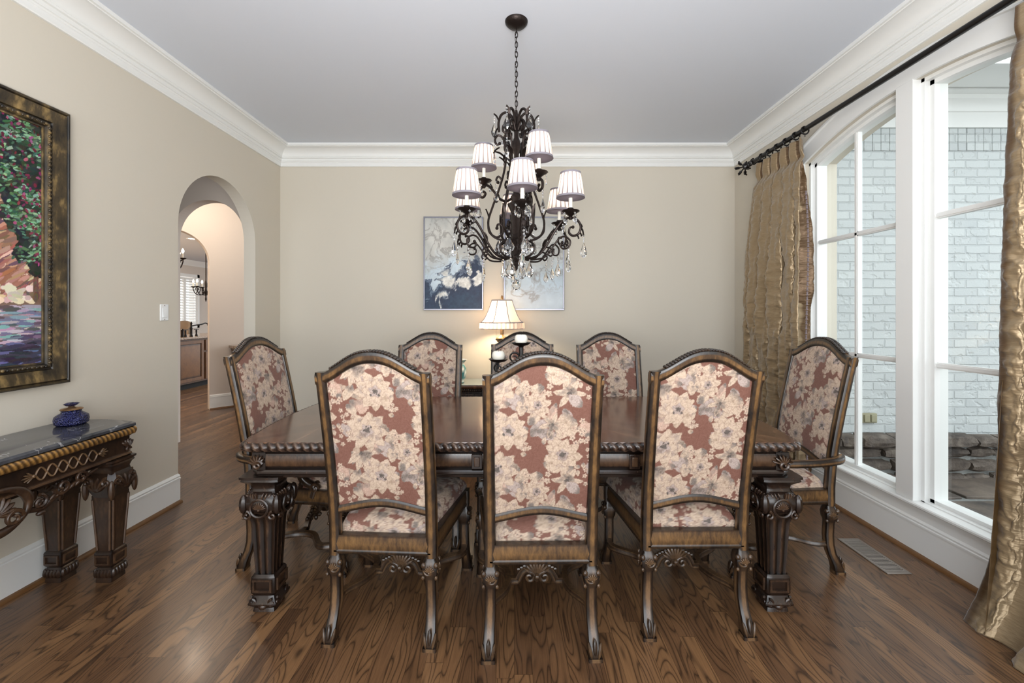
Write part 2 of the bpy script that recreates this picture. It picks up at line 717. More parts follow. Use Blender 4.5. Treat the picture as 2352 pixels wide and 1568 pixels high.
def glass_mat():
    m = bpy.data.materials.new('window_glass')
    m.use_nodes = True
    nt = m.node_tree
    nt.nodes.clear()
    N = NT(nt)
    out = N.n('ShaderNodeOutputMaterial')
    t = N.n('ShaderNodeBsdfTransparent')
    t.inputs[0].default_value = (0.95, 0.98, 0.97, 1)
    g = N.n('ShaderNodeBsdfGlossy')
    g.inputs['Roughness'].default_value = 0.02
    lw = N.n('ShaderNodeLayerWeight')
    fr = N.math('ADD', 0.05, N.math('MULTIPLY', N.math('POWER', lw.outputs['Facing'], 5.0), 0.9))
    mx = N.n('ShaderNodeMixShader')
    N.l(fr, mx.inputs[0])
    N.l(t.outputs[0], mx.inputs[1])
    N.l(g.outputs[0], mx.inputs[2])
    N.l(mx.outputs[0], out.inputs[0])
    return m


M['glass'] = glass_mat()


def crystal_mat():
    m, nt, b, out = new_mat('cut_crystal')
    b.inputs['Base Color'].default_value = (0.98, 0.99, 1, 1)
    b.inputs['Transmission Weight'].default_value = 1.0
    b.inputs['Roughness'].default_value = 0.0
    b.inputs['IOR'].default_value = 1.55
    return m


M['crystal'] = crystal_mat()


def glow(name, col, s):
    m = bpy.data.materials.new(name)
    m.use_nodes = True
    nt = m.node_tree
    nt.nodes.clear()
    N = NT(nt)
    out = N.n('ShaderNodeOutputMaterial')
    e = N.n('ShaderNodeEmission')
    e.inputs[0].default_value = col
    e.inputs[1].default_value = s
    N.l(e.outputs[0], out.inputs[0])
    return m


M['bulb'] = glow('lit_bulb', (1.0, 0.86, 0.66, 1), 18)
M['bulb_soft'] = glow('lit_bulb_soft', (1.0, 0.86, 0.66, 1), 8)


def marble():
    m, nt, b, out = new_mat('grey_marble')
    N = NT(nt)
    co = N.coord('Object')
    n = N.noise(co, 4, 8, 0.6, 1.0)
    base = N.ramp(n, [(0.3, lin(40, 42, 46)), (0.6, lin(72, 73, 78)), (0.8, lin(96, 94, 96))])
    v = N.noise(co, 3.0, 3, 0.5, 2.2)
    vein = N.math('SUBTRACT', 1.0, N.math('MULTIPLY', N.math('ABSOLUTE', N.math('SUBTRACT', v, 0.43)), 130.0), clamp=True)
    N.l(N.mix(N.math('MULTIPLY', vein, 0.55), base, lin(206, 204, 204)), b.inputs['Base Color'])
    b.inputs['Roughness'].default_value = 0.1
    return m


M['marble'] = marble()


def granite():
    m, nt, b, out = new_mat('brown_granite')
    N = NT(nt)
    n = N.noise(N.coord('Object'), 60, 5, 0.7)
    N.l(N.ramp(n, [(0.3, lin(60, 44, 34)), (0.5, lin(132, 108, 86)), (0.7, lin(196, 176, 150))]), b.inputs['Base Color'])
    b.inputs['Roughness'].default_value = 0.15
    return m


M['granite'] = granite()


def brick():
    m, nt, b, out = new_mat('painted_brick')
    N = NT(nt)
    co = N.coord('Object', rot=(PI / 2, 0, 0))
    wob = N.noise(N.coord('Object'), 11, 3, 0.6, out='Color')
    mp = N.n('ShaderNodeVectorMath', operation='MULTIPLY_ADD')
    N.l(wob, mp.inputs[0])
    mp.inputs[1].default_value = (0.012, 0.012, 0.012)
    N.l(co, mp.inputs[2])
    br = N.n('ShaderNodeTexBrick')
    N.l(mp.outputs[0], br.inputs['Vector'])
    br.inputs['Color1'].default_value = lin(184, 189, 190)
    br.inputs['Color2'].default_value = lin(196, 201, 201)
    br.inputs['Mortar'].default_value = lin(184, 189, 190)
    br.inputs['Scale'].default_value = 1.0
    br.inputs['Mortar Size'].default_value = 0.007
    br.inputs['Mortar Smooth'].default_value = 0.5
    br.inputs['Brick Width'].default_value = 0.205
    br.inputs['Row Height'].default_value = 0.0755
    N.l(br.outputs['Color'], b.inputs['Base Color'])
    b.inputs['Roughness'].default_value = 0.6
    pits = N.noise(N.coord('Object', scale=(1, 1, 1)), 17, 2, 0.4)
    pit = N.ramp(pits, [(0.30, (0, 0, 0)), (0.42, (1, 1, 1))])
    h = N.math('ADD', N.math('MULTIPLY', br.outputs['Fac'], -1.0), N.math('MULTIPLY', pit, 0.6))
    h = N.math('ADD', h, N.math('MULTIPLY', N.noise(N.coord('Object'), 60, 3), 0.25))
    N.l(N.bump(h, 0.75, 0.010), b.inputs['Normal'])
    return m


M['brick'] = brick()


def stone(name, c0, c1, c2, sc=5, bump=0.5):
    m, nt, b, out = new_mat(name)
    N = NT(nt)
    co = N.coord('Object')
    n = N.noise(co, sc, 7, 0.65, 0.4)
    N.l(N.ramp(n, [(0.3, c0), (0.5, c1), (0.72, c2)]), b.inputs['Base Color'])
    b.inputs['Roughness'].default_value = 0.7
    N.l(N.bump(N.noise(co, sc * 4, 6, 0.65), bump, 0.02), b.inputs['Normal'])
    return m


M['ledge'] = stone('dark_fieldstone', lin(52, 46, 44), lin(92, 82, 74), lin(132, 122, 112), 7, 0.8)
M['flag'] = stone('wet_flagstone', lin(58, 54, 52), lin(98, 88, 80), lin(128, 116, 104), 3, 0.35)
M['mortar'] = stone('grey_mortar', lin(96, 96, 94), lin(128, 130, 128), lin(150, 152, 150), 12, 0.4)


def hobnail():
    m, nt, b, out = new_mat('blue_hobnail_glass')
    N = NT(nt)
    v = N.n('ShaderNodeTexVoronoi')
    v.feature = 'F1'
    N.l(N.coord('Object'), v.inputs['Vector'])
    v.inputs['Scale'].default_value = 105
    h = N.math('SUBTRACT', 0.6, v.outputs['Distance'])
    N.l(N.mix(v.outputs['Distance'], lin(52, 56, 112), lin(14, 14, 34)), b.inputs['Base Color'])
    b.inputs['Roughness'].default_value = 0.1
    b.inputs['Metallic'].default_value = 0.35
    N.l(N.bump(h, 1.0, 0.006), b.inputs['Normal'])
    return m


M['hobnail'] = hobnail()
# ------------------------------------------------------------------ the room
XL, XR, YB, YF, ZC = -2.44, 2.30, 4.54, -1.3, 3.08


def arched_wall(L0, L1, zb, zt, opens, mp, th):
    """wall in the (l, z) plane with arched openings; mp(l, z, d) -> xyz; d = 0 is the room face"""
    mb = MB()
    cols = []
    cur = L0
    for o in sorted(opens, key=lambda q: q['l0']):
        cols.append((cur, o['l0'], None))
        n = o.get('n', 40)
        for i in range(n):
            a = o['l0'] + (o['l1'] - o['l0']) * (0.5 - 0.5 * math.cos(PI * i / n))
            b = o['l0'] + (o['l1'] - o['l0']) * (0.5 - 0.5 * math.cos(PI * (i + 1) / n))
            cols.append((a, b, o))
        cur = o['l1']
    cols.append((cur, L1, None))

    def quad(a, b, c, d):
        mb.add([a, b, c, d], [(0, 1, 2, 3)])
    for a, b, o in cols:
        for d in (0.0, th):
            if o is None:
                quad(mp(a, zb, d), mp(b, zb, d), mp(b, zt, d), mp(a, zt, d))
            else:
                quad(mp(a, o['top'](a), d), mp(b, o['top'](b), d), mp(b, zt, d), mp(a, zt, d))
                if o['sill'] > zb:
                    quad(mp(a, zb, d), mp(b, zb, d), mp(b, o['sill'], d), mp(a, o['sill'], d))
        if o is not None:
            quad(mp(a, o['top'](a), 0), mp(b, o['top'](b), 0), mp(b, o['top'](b), th), mp(a, o['top'](a), th))
            if o['sill'] > zb:
                quad(mp(a, o['sill'], 0), mp(b, o['sill'], 0), mp(b, o['sill'], th), mp(a, o['sill'], th))
    for o in opens:
        for l in (o['l0'], o['l1']):
            quad(mp(l, o['sill'], 0), mp(l, o['top'](l), 0), mp(l, o['top'](l), th), mp(l, o['sill'], th))
    for l in (L0, L1):
        quad(mp(l, zb, 0), mp(l, zt, 0), mp(l, zt, th), mp(l, zb, th))
    return mb


def semi(l0, l1, apex, rise=None):
    c, r = (l0 + l1) / 2, (l1 - l0) / 2
    rise = r if rise is None else rise
    return lambda l: apex - rise + rise * math.sqrt(max(0.0, 1 - ((l - c) / r) ** 2))


# floor and ceilings
mb = MB()
mb.add([(-9.2, YF - 2.6, 0), (2.55, YF - 2.6, 0), (2.55, 17, 0), (-9.2, 17, 0)], [(0, 1, 2, 3)])
mb.add([(-9.2, YF - 2.6, -0.12), (2.55, YF - 2.6, -0.12), (2.55, 17, -0.12), (-9.2, 17, -0.12)], [(3, 2, 1, 0)])
struct('floor', mb, M['floor'], smooth=0)
mb = MB()
mb.box2((-4.6, YF, ZC), (2.55, 7.6, ZC + 0.15))
struct('ceiling', mb, M['ceiling'], smooth=0)

# left wall with its arch
A1 = dict(l0=3.161, l1=4.104, sill=0.0, top=semi(3.161, 4.104, 2.495))
mb = arched_wall(YF, YB + 0.12, 0.0, ZC, [A1], lambda l, z, d: (XL - d, l, z), 0.107)
struct('wall_left', mb, M['wall'], smooth=0)
# back wall
mb = MB().box2((XL - 0.107, YB, 0), (2.55, YB + 0.12, ZC))
struct('wall_back', mb, M['wall'], smooth=0)

# right wall with one wide arched opening, split by a mullion
WC, WR, WPK = 2.55, 2.5, 2.665
W0, W1 = 1.62, 3.44


def warch(off):
    return lambda l: WPK + off - WR + math.sqrt(WR * WR - (l - WC) ** 2)


OP = dict(l0=W0, l1=W1, sill=0.27, top=warch(0.045), n=48)
mb = arched_wall(YF, YB + 0.12, 0.0, ZC, [OP], lambda l, z, d: (XR + d, l, z), 0.25)
struct('wall_right', mb, M['wall'], smooth=0)

# crown moulding: profile (projection from the wall, z)
CR = [(0.0, -0.190), (0.014, -0.190), (0.017, -0.182), (0.014, -0.174), (0.014, -0.152), (0.020, -0.148), (0.022, -0.138),
      (0.030, -0.136), (0.030, -0.112), (0.044, -0.110), (0.046, -0.100), (0.042, -0.096)]
for i in range(9):
    a = i / 8 * PI / 2
    CR.append((0.046 + 0.098 * (1 - math.cos(a)), -0.094 + 0.066 * math.sin(a)))
CR += [(0.150, -0.030), (0.152, -0.024), (0.165, -0.022), (0.166, 0.0), (0.0, 0.0)]


def crown(name, p0, p1, inward, m0, m1):
    """straight run, mitred; m0/m1 shift the ends by projection * m"""
    mb = MB()
    p0, p1 = np.array(p0, float), np.array(p1, float)
    t = (p1 - p0) / np.linalg.norm(p1 - p0)
    nrm = np.array(inward, float)
    rings = []
    for P, mm in ((p0, m0), (p1, m1)):
        rings.append([(P + nrm * q[0] + t * q[0] * mm)[:2].tolist() + [ZC + q[1]] for q in CR])
    mb.loft(rings)
    return struct(name, mb, M['trim'], smooth=30)


crown('trim_1', (XL, YF, 0), (XL, YB, 0), (1, 0, 0), 0, -1)
crown('trim_2', (XL, YB, 0), (XR, YB, 0), (0, -1, 0), 1, -1)
crown('trim_3', (XR, YB, 0), (XR, YF, 0), (-1, 0, 0), 1, 0)

# baseboards with a small oak shoe
BB = [(0.0, 0.0), (0.016, 0.0), (0.016, 0.168), (0.020, 0.170), (0.020, 0.180), (0.015, 0.184), (0.017, 0.194), (0.010, 0.202), (0.0, 0.208)]


def baseboard(name, p0, p1, inward, ret0=0.0):
    p0, p1 = np.array(p0, float), np.array(p1, float)
    nrm = np.array(inward, float)
    mb = MB().loft([[(P + nrm * q[0])[:2].tolist() + [q[1]] for q in BB] for P in (p0, p1)])
    o = struct(name, mb, M['trim'], smooth=30)
    sh = [(0.016, 0.0), (0.036, 0.0), (0.034, 0.010), (0.028, 0.017), (0.016, 0.020)]
    mb = MB().loft([[(P + nrm * q[0])[:2].tolist() + [q[1]] for q in sh] for P in (p0, p1)])
    obj('shoe_mould', mb, M['shoe'], o, smooth=30)
    return o


baseboard('baseboard_left', (XL, YF, 0), (XL, A1['l0'], 0), (1, 0, 0))
baseboard('baseboard_left', (XL, A1['l1'], 0), (XL, YB, 0), (1, 0, 0))
baseboard('baseboard_back', (XL, YB, 0), (XR, YB, 0), (0, -1, 0))
baseboard('baseboard_right', (XR, YB, 0), (XR, YF, 0), (-1, 0, 0))

# ---- window: casing, sill, sashes, muntins, glass
XG = 2.39
mb = MB()
n = 44
ri, ro = [], []
arc_l = [W0 - 0.02 + (W1 - W0 + 0.04) * i / n for i in range(n + 1)]


def casing_ring(l, side=None):
    """cross-section of the head casing at l: (x, z) pairs"""
    z0 = warch(0.045)(min(max(l, W0), W1))
    return [(XR, z0), (XR - 0.016, z0), (XR - 0.018, z0 + 0.115), (XR - 0.030, z0 + 0.120), (XR - 0.030, z0 + 0.134), (XR - 0.022, z0 + 0.142), (XR, z0 + 0.150)]


rings = []
for l in [W0 - 0.11 + (W1 - W0 + 0.22) * i / n for i in range(n + 1)]:
    zc = warch(0.045)(l)
    rings.append([(q[0], l, q[1] - warch(0.045)(min(max(l, W0), W1)) + zc) for q in casing_ring(l)])
mb.loft(rings)
for l0, l1 in ((W0 - 0.11, W0), (W1, W1 + 0.11)):
    mb.box2((XR - 0.018, l0, 0.30), (XR, l1, warch(0.045)(l0 if l0 > WC else l1) - 0.001))
    e = l0 if l0 < WC else l1
    mb.box2((XR - 0.030, e - 0.012, 0.30), (XR, e + 0.012, warch(0.045)(e)))
casing = struct('trim_4', mb, M['trim'], smooth=30)

# stool and apron mouldings under the window
ST = [(0.12, 0.27), (0.12, 0.297), (-0.030, 0.297), (-0.036, 0.291), (-0.036, 0.281), (-0.028, 0.275), (-0.022, 0.274), (-0.022, 0.264), (-0.014, 0.260),
      (-0.014, 0.250), (-0.006, 0.246), (0.0, 0.240), (0.0, 0.27)]
mb = MB().loft([[(XR + q[0], l, q[1]) for q in ST] for l in (W0 - 0.16, W1 + 0.16)])
struct('trim_5', mb, M['trim'], smooth=30)
# white wainscot panel between stool and baseboard
mb = MB().box2((XR - 0.006, W0 - 0.16, 0.02), (XR, W1 + 0.16, 0.26))
struct('trim_6', mb, M['trim'], smooth=0)
# mullion post between the two windows
M0, M1 = 2.492, 2.606
mb = MB().box2((XR - 0.018, M0, 0.297), (XG + 0.08, M1, warch(0.05)(2.55)))
struct('trim_7', mb, M['trim'], bevel=0.003, smooth=30)


def window(idx, l0, l1):
    """one fixed sash between l0 and l1 in the plane x = XG"""
    fr = MB()
    N_ = 30
    ls = [l0 + (l1 - l0) * i / N_ for i in range(N_ + 1)]
    # stepped frame round the light: (inset, depth) steps
    for ins0, ins1, x0, x1 in ((0.0, 0.020, XR + 0.03, XG + 0.05), (0.020, 0.045, XR + 0.062, XG + 0.05)):
        # jambs
        for a, b in ((l0 + ins0, l0 + ins1), (l1 - ins1, l1 - ins0)):
            zt = warch(0.045)((a + b) / 2) + 0.03
            fr.box2((x0, a, 0.25), (x1, b, zt))
        # sill rail
        fr.box2((x0, l0, 0.25), (x1, l1, 0.27 + ins1 * 0.75 + 0.018))
        # arched head
        rings = []
        for l in ls:
            za, zb = warch(0.045 - ins0)(l), warch(0.045 - ins1)(l)
            rings.append([(x0, l, zb), (x0, l, za + 0.004), (x1, l, za + 0.004), (x1, l, zb)])
        fr.loft(rings)
    o = struct('window_%d' % idx, fr, M['trim'], smooth=30)
    a, b = l0 + 0.04, l1 - 0.04
    # muntins: one upright, two rails
    mu = MB()
    c = (a + b) / 2
    mu.box2((XG - 0.014, c - 0.016, 0.30), (XG + 0.014, c + 0.016, warch(0.02)(c)))
    mu.box2((XG - 0.020, c - 0.009, 0.30), (XG + 0.020, c + 0.009, warch(0.02)(c)))
    for z in (1.08, 1.92):
        mu.box2((XG - 0.014, a, z - 0.016), (XG + 0.014, b, z + 0.016))
        mu.box2((XG - 0.020, a, z - 0.009), (XG + 0.020, b, z + 0.009))
    obj('muntin', mu, M['trim'], o, smooth=30)
    gl = MB()
    q = [(XG + 0.004, a - 0.002, 0.31)] + [(XG + 0.004, b + 0.002, 0.31)]
    top = [(XG + 0.004, l, warch(0.01)(l)) for l in reversed([a + (b - a) * i / 20 for i in range(21)])]
    gl.add(q + top, [tuple(range(len(q) + len(top)))])
    obj('pane', gl, M['glass'], o, smooth=0)
    return o


window(1, M1, W1)
window(2, W0, M0)

# ------------------------------------------------------------------ courtyard outside the window
XO = 2.55
mb = MB().box2((XO, 3.85, 0.30), (6.6, 4.05, 3.02))
ow = struct('wall_courtyard', mb, M['brick'], smooth=0)
# soldier course under the frieze
mb = MB()
for i in range(54):
    x = XO + 0.01 + i * 0.0755
    mb.box2((x, 3.842, 2.80), (x + 0.072, 3.852, 3.0))
obj('soldier_course', mb, M['brick'], ow, bevel=0.004, smooth=30)
FRZ = [(0.0, 3.0), (0.03, 3.0), (0.03, 3.13), (0.045, 3.135), (0.05, 3.16), (0.08, 3.20), (0.11, 3.215), (0.11, 3.25), (0.0, 3.25)]
mb = MB().loft([[(x, 3.85 - q[0], q[1]) for q in FRZ] for x in (XO, 6.6)])
struct('trim_8', mb, M['trim'], smooth=30)
# soffit with a slotted vent strip, fascia, upper band
mb = MB().box2((XO, 3.66, 3.25), (6.6, 3.85, 3.28))
mb.box2((XO, 3.22, 3.25), (6.6, 3.62, 3.28))
mb.box2((XO, 3.62, 3.27), (6.6, 3.66, 3.28))
mb.box2((XO, 3.19, 3.20), (6.6, 3.22, 4.3))
eave = struct('trim_9', mb, M['trim'], smooth=0)
mb = MB()
for i in range(60):
    mb.box2((XO + 0.05 + i * 0.05, 3.63, 3.2655), (XO + 0.08 + i * 0.05, 3.65, 3.2705))
obj('vent_slot', mb, M['dark'], eave, smooth=0)
# fieldstone ledge at the foot of the wall, laid stone by stone
rs = random.Random(5)
mb = MB().box2((XO, 3.80, -0.10), (6.6, 4.05, 0.30))
ledge = struct('trim_10', mb, M['mortar'], smooth=0)
sm = MB()
z = -0.09
for hrow in (0.085, 0.12, 0.10, 0.125):
    x = XO - 0.05 + rs.random() * 0.1
    while x < 6.5:
        w = rs.uniform(0.14, 0.42)
        d = rs.uniform(0.01, 0.06)
        hh = hrow * rs.uniform(0.72, 0.95)
        top = z > 0.2
        yy = 3.79 - d - (0.05 if top else 0)
        k = 5
        rings = []
        for i in range(k + 1):
            t = i / k
            sq = (1 - abs(2 * t - 1) ** 4) * 0.30 + 0.70
            xx = x + w * t
            j = [rs.uniform(-0.012, 0.012) for _ in range(8)]
            rings.append([(xx, 3.82, z + 0.01), (xx, yy + 0.03 + j[0], z + hh * 0.5 * (1 - sq) + j[1] * 0.4), (xx, yy + j[2], z + hh * (0.5 - 0.35 * sq)),
                          (xx, yy - 0.008 + j[3], z + hh * 0.5), (xx, yy + j[4], z + hh * (0.5 + 0.36 * sq)), (xx, yy + 0.03 + j[5], z + hh * (0.5 + 0.5 * sq)), (xx, 3.82, z + hh)])
        sm.loft(rings)
        x += w + 0.02
    z += hrow
obj('fieldstone', sm, M['ledge'], ledge, smooth=25)
# flagstone paving
mb = MB().add([(XO, -4, -0.075), (9, -4, -0.075), (9, 4.0, -0.075), (XO, 4.0, -0.075)], [(0, 1, 2, 3)])
pv = struct('ground_courtyard', mb, M['mortar'], smooth=0)
fl = MB()
y = -1.0
while y < 3.8:
    dy = rs.uniform(0.35, 0.6)
    x = XO
    while x < 6.4:
        dx = rs.uniform(0.4, 0.9)
        j = [rs.uniform(-0.05, 0.05) for _ in range(8)]
        pts = [(x + 0.012 + abs(j[0]) * .3, y + 0.012 + abs(j[1])), (x + dx * .5, y + 0.012 + abs(j[2])), (x + dx - 0.012, y + 0.02 + abs(j[3])), (x + dx - 0.012 - abs(j[4]), y + dy - 0.015),
               (x + dx * .4, y + dy - 0.015 - abs(j[5])), (x + 0.015, y + dy - 0.012 - abs(j[6]))]
        zz = -0.056 + rs.uniform(-0.004, 0.004)
        fl.loft([[(p[0], p[1], -0.08) for p in pts], [(p[0], p[1], zz) for p in pts]])
        x += dx
    y += dy
obj('flagstone', fl, M['flag'], pv, bevel=0.006, smooth=30)
# weatherproof outlet cover on the brick
c = at(1994, 959, 3.84)
t = thing('outlet_cover', 'tan weatherproof outlet box on the white painted brick outside', 'outlet', (c[0], 3.85, c[2]))
mb = MB().box2((-0.066, -0.03, -0.042), (0.066, 0, 0.042))
obj('box', mb, M['tan'], t, bevel=0.006)
for s in (-1, 1):
    mb = MB().box2((s * 0.03 - 0.024, -0.042, -0.032), (s * 0.03 + 0.024, -0.03, 0.032))
    obj('flap', mb, M['tan'], t, bevel=0.004)

# ------------------------------------------------------------------ hall and kitchen seen through the arch
A2 = dict(l0=-3.55, l1=-2.79, sill=0.0, top=semi(-3.55, -2.79, 2.536))
mb = arched_wall(-4.6, XL - 0.10, 0.0, ZC, [A2], lambda l, z, d: (l, 4.5 + d, z), 0.13)
struct('wall_hall', mb, M['hallwall'], smooth=0)
# the angled wall with the third arch
AX, AY = -4.32, 6.13
r2 = math.sqrt(0.5)


def ang(l, z, d):
    return (AX + l * r2 - d * r2, AY + l * r2 + d * r2, z)


A3 = dict(l0=-0.82, l1=0.024, sill=0.0, top=semi(-0.82, 0.024, 2.50))
mb = arched_wall(-1.6, 1.9, 0.0, ZC, [A3], ang, 0.12)
struct('wall_angled', mb, M['hallwall'], smooth=0)
P0, P1 = ang(0.024, 0, 0), ang(1.9, 0, 0)
baseboard('baseboard_angled', (P0[0], P0[1], 0), (P1[0], P1[1], 0), (r2, -r2, 0))
mb = MB()
mb.box2((-4.72, YF, 0), (-4.6, 5.2, ZC))
struct('wall_passage', mb, M['hallwall'], smooth=0)

# kitchen shell
struct('wall_kitchen_near', MB().box2((-9.2, 5.0, 0), (-5.3, 5.2, 2.9)), M['hallwall'], smooth=0)
struct('wall_hall_side', MB().box2((-5.5, 4.95, 0), (-4.6, 5.2, ZC)), M['hallwall'], smooth=0)
mb = MB().box2((-9.2, 5.2, 2.74), (-4.9, 17, 2.86))
struct('ceiling_kitchen', mb, M['ceiling'], smooth=0)
XK = -8.6
KW = dict(l0=10.9, l1=11.78, sill=1.02, top=lambda l: 2.30, n=2)
mb = arched_wall(5.2, 17, 0, 2.74, [KW], lambda l, z, d: (XK - d, l, z), 0.2)
struct('wall_kitchen', mb, M['hallwall'], smooth=0)
mb = MB().box2((-9.2, 16.9, 0), (-3.4, 17, 2.74))
struct('wall_kitchen_far', mb, M['hallwall'], smooth=0)
KC = [(0, 2.60), (0.02, 2.60), (0.03, 2.63), (0.10, 2.71), (0.11, 2.74), (0, 2.74)]
mb = MB().loft([[(XK + q[0], l, q[1]) for q in KC] for l in (5.2, 16.9)])
struct('trim_11', mb, M['trim'], smooth=30)
# shuttered kitchen window
w = MB()
for a, b, z0, z1 in ((10.82, 10.9, 0.95, 2.38), (11.78, 11.86, 0.95, 2.38), (10.82, 11.86, 2.30, 2.38), (10.82, 11.86, 0.95, 1.03)):
    w.box2((XK - 0.02, a, z0), (XK + 0.03, b, z1))
o = struct('window_3', w, M['trim'], smooth=0)
sh = thing('plantation_shutter', 'white louvred plantation shutter in the distant kitchen window', 'shutter', (XK + 0.0, 11.34, 1.02))
for s in (0, 1):
    l0 = -0.43 + s * 0.43
    p = MB()
    p.box2((-0.02, l0 + 0.005, 0.02), (0.02, l0 + 0.05, 1.26)).box2((-0.02, l0 + 0.385, 0.02), (0.02, l0 + 0.425, 1.26))
    p.box2((-0.02, l0 + 0.05, 0.02), (0.02, l0 + 0.385, 0.08)).box2((-0.02, l0 + 0.05, 1.2), (0.02, l0 + 0.385, 1.26))
    pp = obj('shutter_panel', p, M['trim'], sh, smooth=0)
    lv = MB()
    for i in range(16):
        zz = 0.115 + i * 0.07
        s0 = len(lv.v)
        lv.box((0, 0, 0), (0.062, 0.333, 0.008))
        lv.xf(Matrix.Translation((0, l0 + 0.2175, zz)) @ Matrix.Rotation(0.75, 4, 'Y'), s0)
    obj('louver', lv, M['trim'], pp, smooth=0)

# island cabinet
isl = thing('kitchen_island', 'brown stained kitchen island cabinet with raised panel doors', 'cabinet', (-5.8, 8.3, 0))
b = MB().box2((-0.7, -1.6, 0.10), (0.0, 1.6, 0.89))
obj('body', b, M['cabinet'], isl, smooth=0)
obj('toe_kick', MB().box2((-0.66, -1.55, 0), (-0.06, 1.55, 0.10)), M['dark'], isl, smooth=0)


def raised_door(parent, l0, l1, z0, z1, name='door'):
    d = MB()
    f = 0.06
    d.box2((0, l0, z0), (0.02, l0 + f, z1), 0.8).box2((0, l1 - f, z0), (0.02, l1, z1), 0.8)
    d.box2((0, l0 + f, z0), (0.02, l1 - f, z0 + f), 0.8).box2((0, l0 + f, z1 - f), (0.02, l1 - f, z1), 0.8)
    r0 = [(0.006, l0 + f, z0 + f), (0.006, l1 - f, z0 + f), (0.006, l1 - f, z1 - f), (0.006, l0 + f, z1 - f)]
    g = 0.045
    r1 = [(0.018, l0 + f + g, z0 + f + g), (0.018, l1 - f - g, z0 + f + g), (0.018, l1 - f - g, z1 - f - g), (0.018, l0 + f + g, z1 - f - g)] if z1 - z0 > 0.3 else r0
    d.loft([r0, r1], [[0.0] * 4, [1.0] * 4])
    return obj(name, d, M['cabinet'], parent, bevel=0.003, smooth=30)


raised_door(isl, -1.5, -0.86, 0.13, 0.86)
raised_door(isl, -0.83, -0.19, 0.13, 0.86)
raised_door(isl, -0.14, 0.30, 0.66, 0.86, 'drawer')
raised_door(isl, -0.14, 0.30, 0.13, 0.63)
raised_door(isl, 0.34, 0.9, 0.13, 0.86)
ct = MB().box2((-6.6, 6.62, 0.89), (-5.76, 9.96, 0.93))
tag(obj('countertop', ct, M['granite'], bevel=0.008), 'speckled brown granite countertop on the kitchen island', 'countertop')
# raised bar edge and faucet
f = thing('kitchen_faucet', 'dark bronze bridge faucet with a curved spout by the sink', 'faucet', (-5.92, 7.98, 0.93))
mb = MB().lathe([(0.028, 0), (0.03, 0.012), (0.02, 0.03), (0.018, 0.12), (0.024, 0.14), (0.016, 0.17), (0.014, 0.22), (0.02, 0.24), (0.008, 0.27)])
obj('faucet_body', mb, M['bronze_black'], f)
mb = MB().tube(crom([(0, 0, 0.19), (0.02, 0.10, 0.205), (0.03, 0.22, 0.215), (0.03, 0.32, 0.235), (0.03, 0.385, 0.22), (0.03, 0.395, 0.19)], 6), 0.013)
obj('spout', mb, M['bronze_black'], f)
for s, nm in ((-0.14, 'handle'), (0.13, 'handle')):
    mb = MB().lathe([(0.026, 0), (0.022, 0.02), (0.012, 0.05), (0.016, 0.1), (0.01, 0.12)], (0, s, 0))
    mb.box((0, s, 0.125), (0.02, 0.10, 0.014))
    obj(nm, mb, M['bronze_black'], f)
tag(obj('side_sprayer', MB().lathe([(0.027, 0), (0.024, 0.03), (0.02, 0.09), (0.024, 0.13), (0.01, 0.15)]), M['bronze_black'], loc=(-5.9, 7.74, 0.93)), 'short dark bronze side sprayer left of the kitchen faucet', 'sprayer')
for i, (yy, lab) in enumerate(((7.22, 'cream soap bottle with pump at the island edge, nearer the arch jamb'), (7.38, 'cream soap bottle with pump beside the dark sprayer'))):
    t = thing('soap_dispenser', lab, 'bottle', (-5.9, yy, 0.93), 0, 'soap bottles on the island')
    obj('bottle', MB().lathe([(0.045, 0), (0.05, 0.02), (0.05, 0.11), (0.03, 0.145), (0.016, 0.16)]), M['wax'], t)
    obj('pump', MB().lathe([(0.014, 0.16), (0.006, 0.165), (0.006, 0.20), (0.014, 0.205), (0.012, 0.22)]).tube([(0, 0, 0.212), (0, 0.045, 0.208)], 0.006), M['brass'], t)
# upholstered chair beyond, and flowers
t = thing('kitchen_armchair', 'taupe upholstered chair with a rounded back beyond the island', 'chair', (-7.6, 9.75, 0))
bk = MB()
rings = []
for i in range(13):
    a = -PI * 0.5 + PI * i / 12
    zt = 1.0 + 0.18 * math.cos(a)
    x, y = 0.30 * math.sin(a), 0.28 * math.cos(a)
    rings.append([(x * 0.9, y * 0.9, 0.45), (x, y, 0.5), (x * 1.03, y * 1.03, zt - 0.05), (x, y, zt), (x * 0.85, y * 0.85, zt - 0.02), (x * 0.82, y * 0.82, 0.5)])
bk.loft(rings)
obj('backrest', bk, M['taupe'], t, smooth=60)
obj('seat', MB().lathe([(0.05, 0.38), (0.28, 0.38), (0.3, 0.42), (0.28, 0.5), (0.05, 0.51)]), M['taupe'], t)
for sx in (-1, 1):
    for sy in (-1, 1):
        obj('leg', MB().tube([(sx * 0.2, sy * 0.2, 0.40), (sx * 0.22, sy * 0.22, 0)], [0.025, 0.016]), M['cabinet'], t)
t = thing('flower_arrangement', 'tall dried yellow flower arrangement at the edge of the arch', 'flowers', (-5.98, 7.05, 0.93))
obj('vase', MB().lathe([(0.05, 0), (0.075, 0.04), (0.08, 0.1), (0.05, 0.15), (0.055, 0.17)]), M['stem_red'], t)
rs = random.Random(3)
blo, blo2 = MB(), MB()
for i in range(26):
    a, r, z = rs.uniform(0, 2 * PI), rs.uniform(0.0, 0.2), rs.uniform(0.36, 0.62)
    blo.ell((r * math.cos(a), r * math.sin(a), z), (0.05, 0.05, 0.045), None, 8, 5)
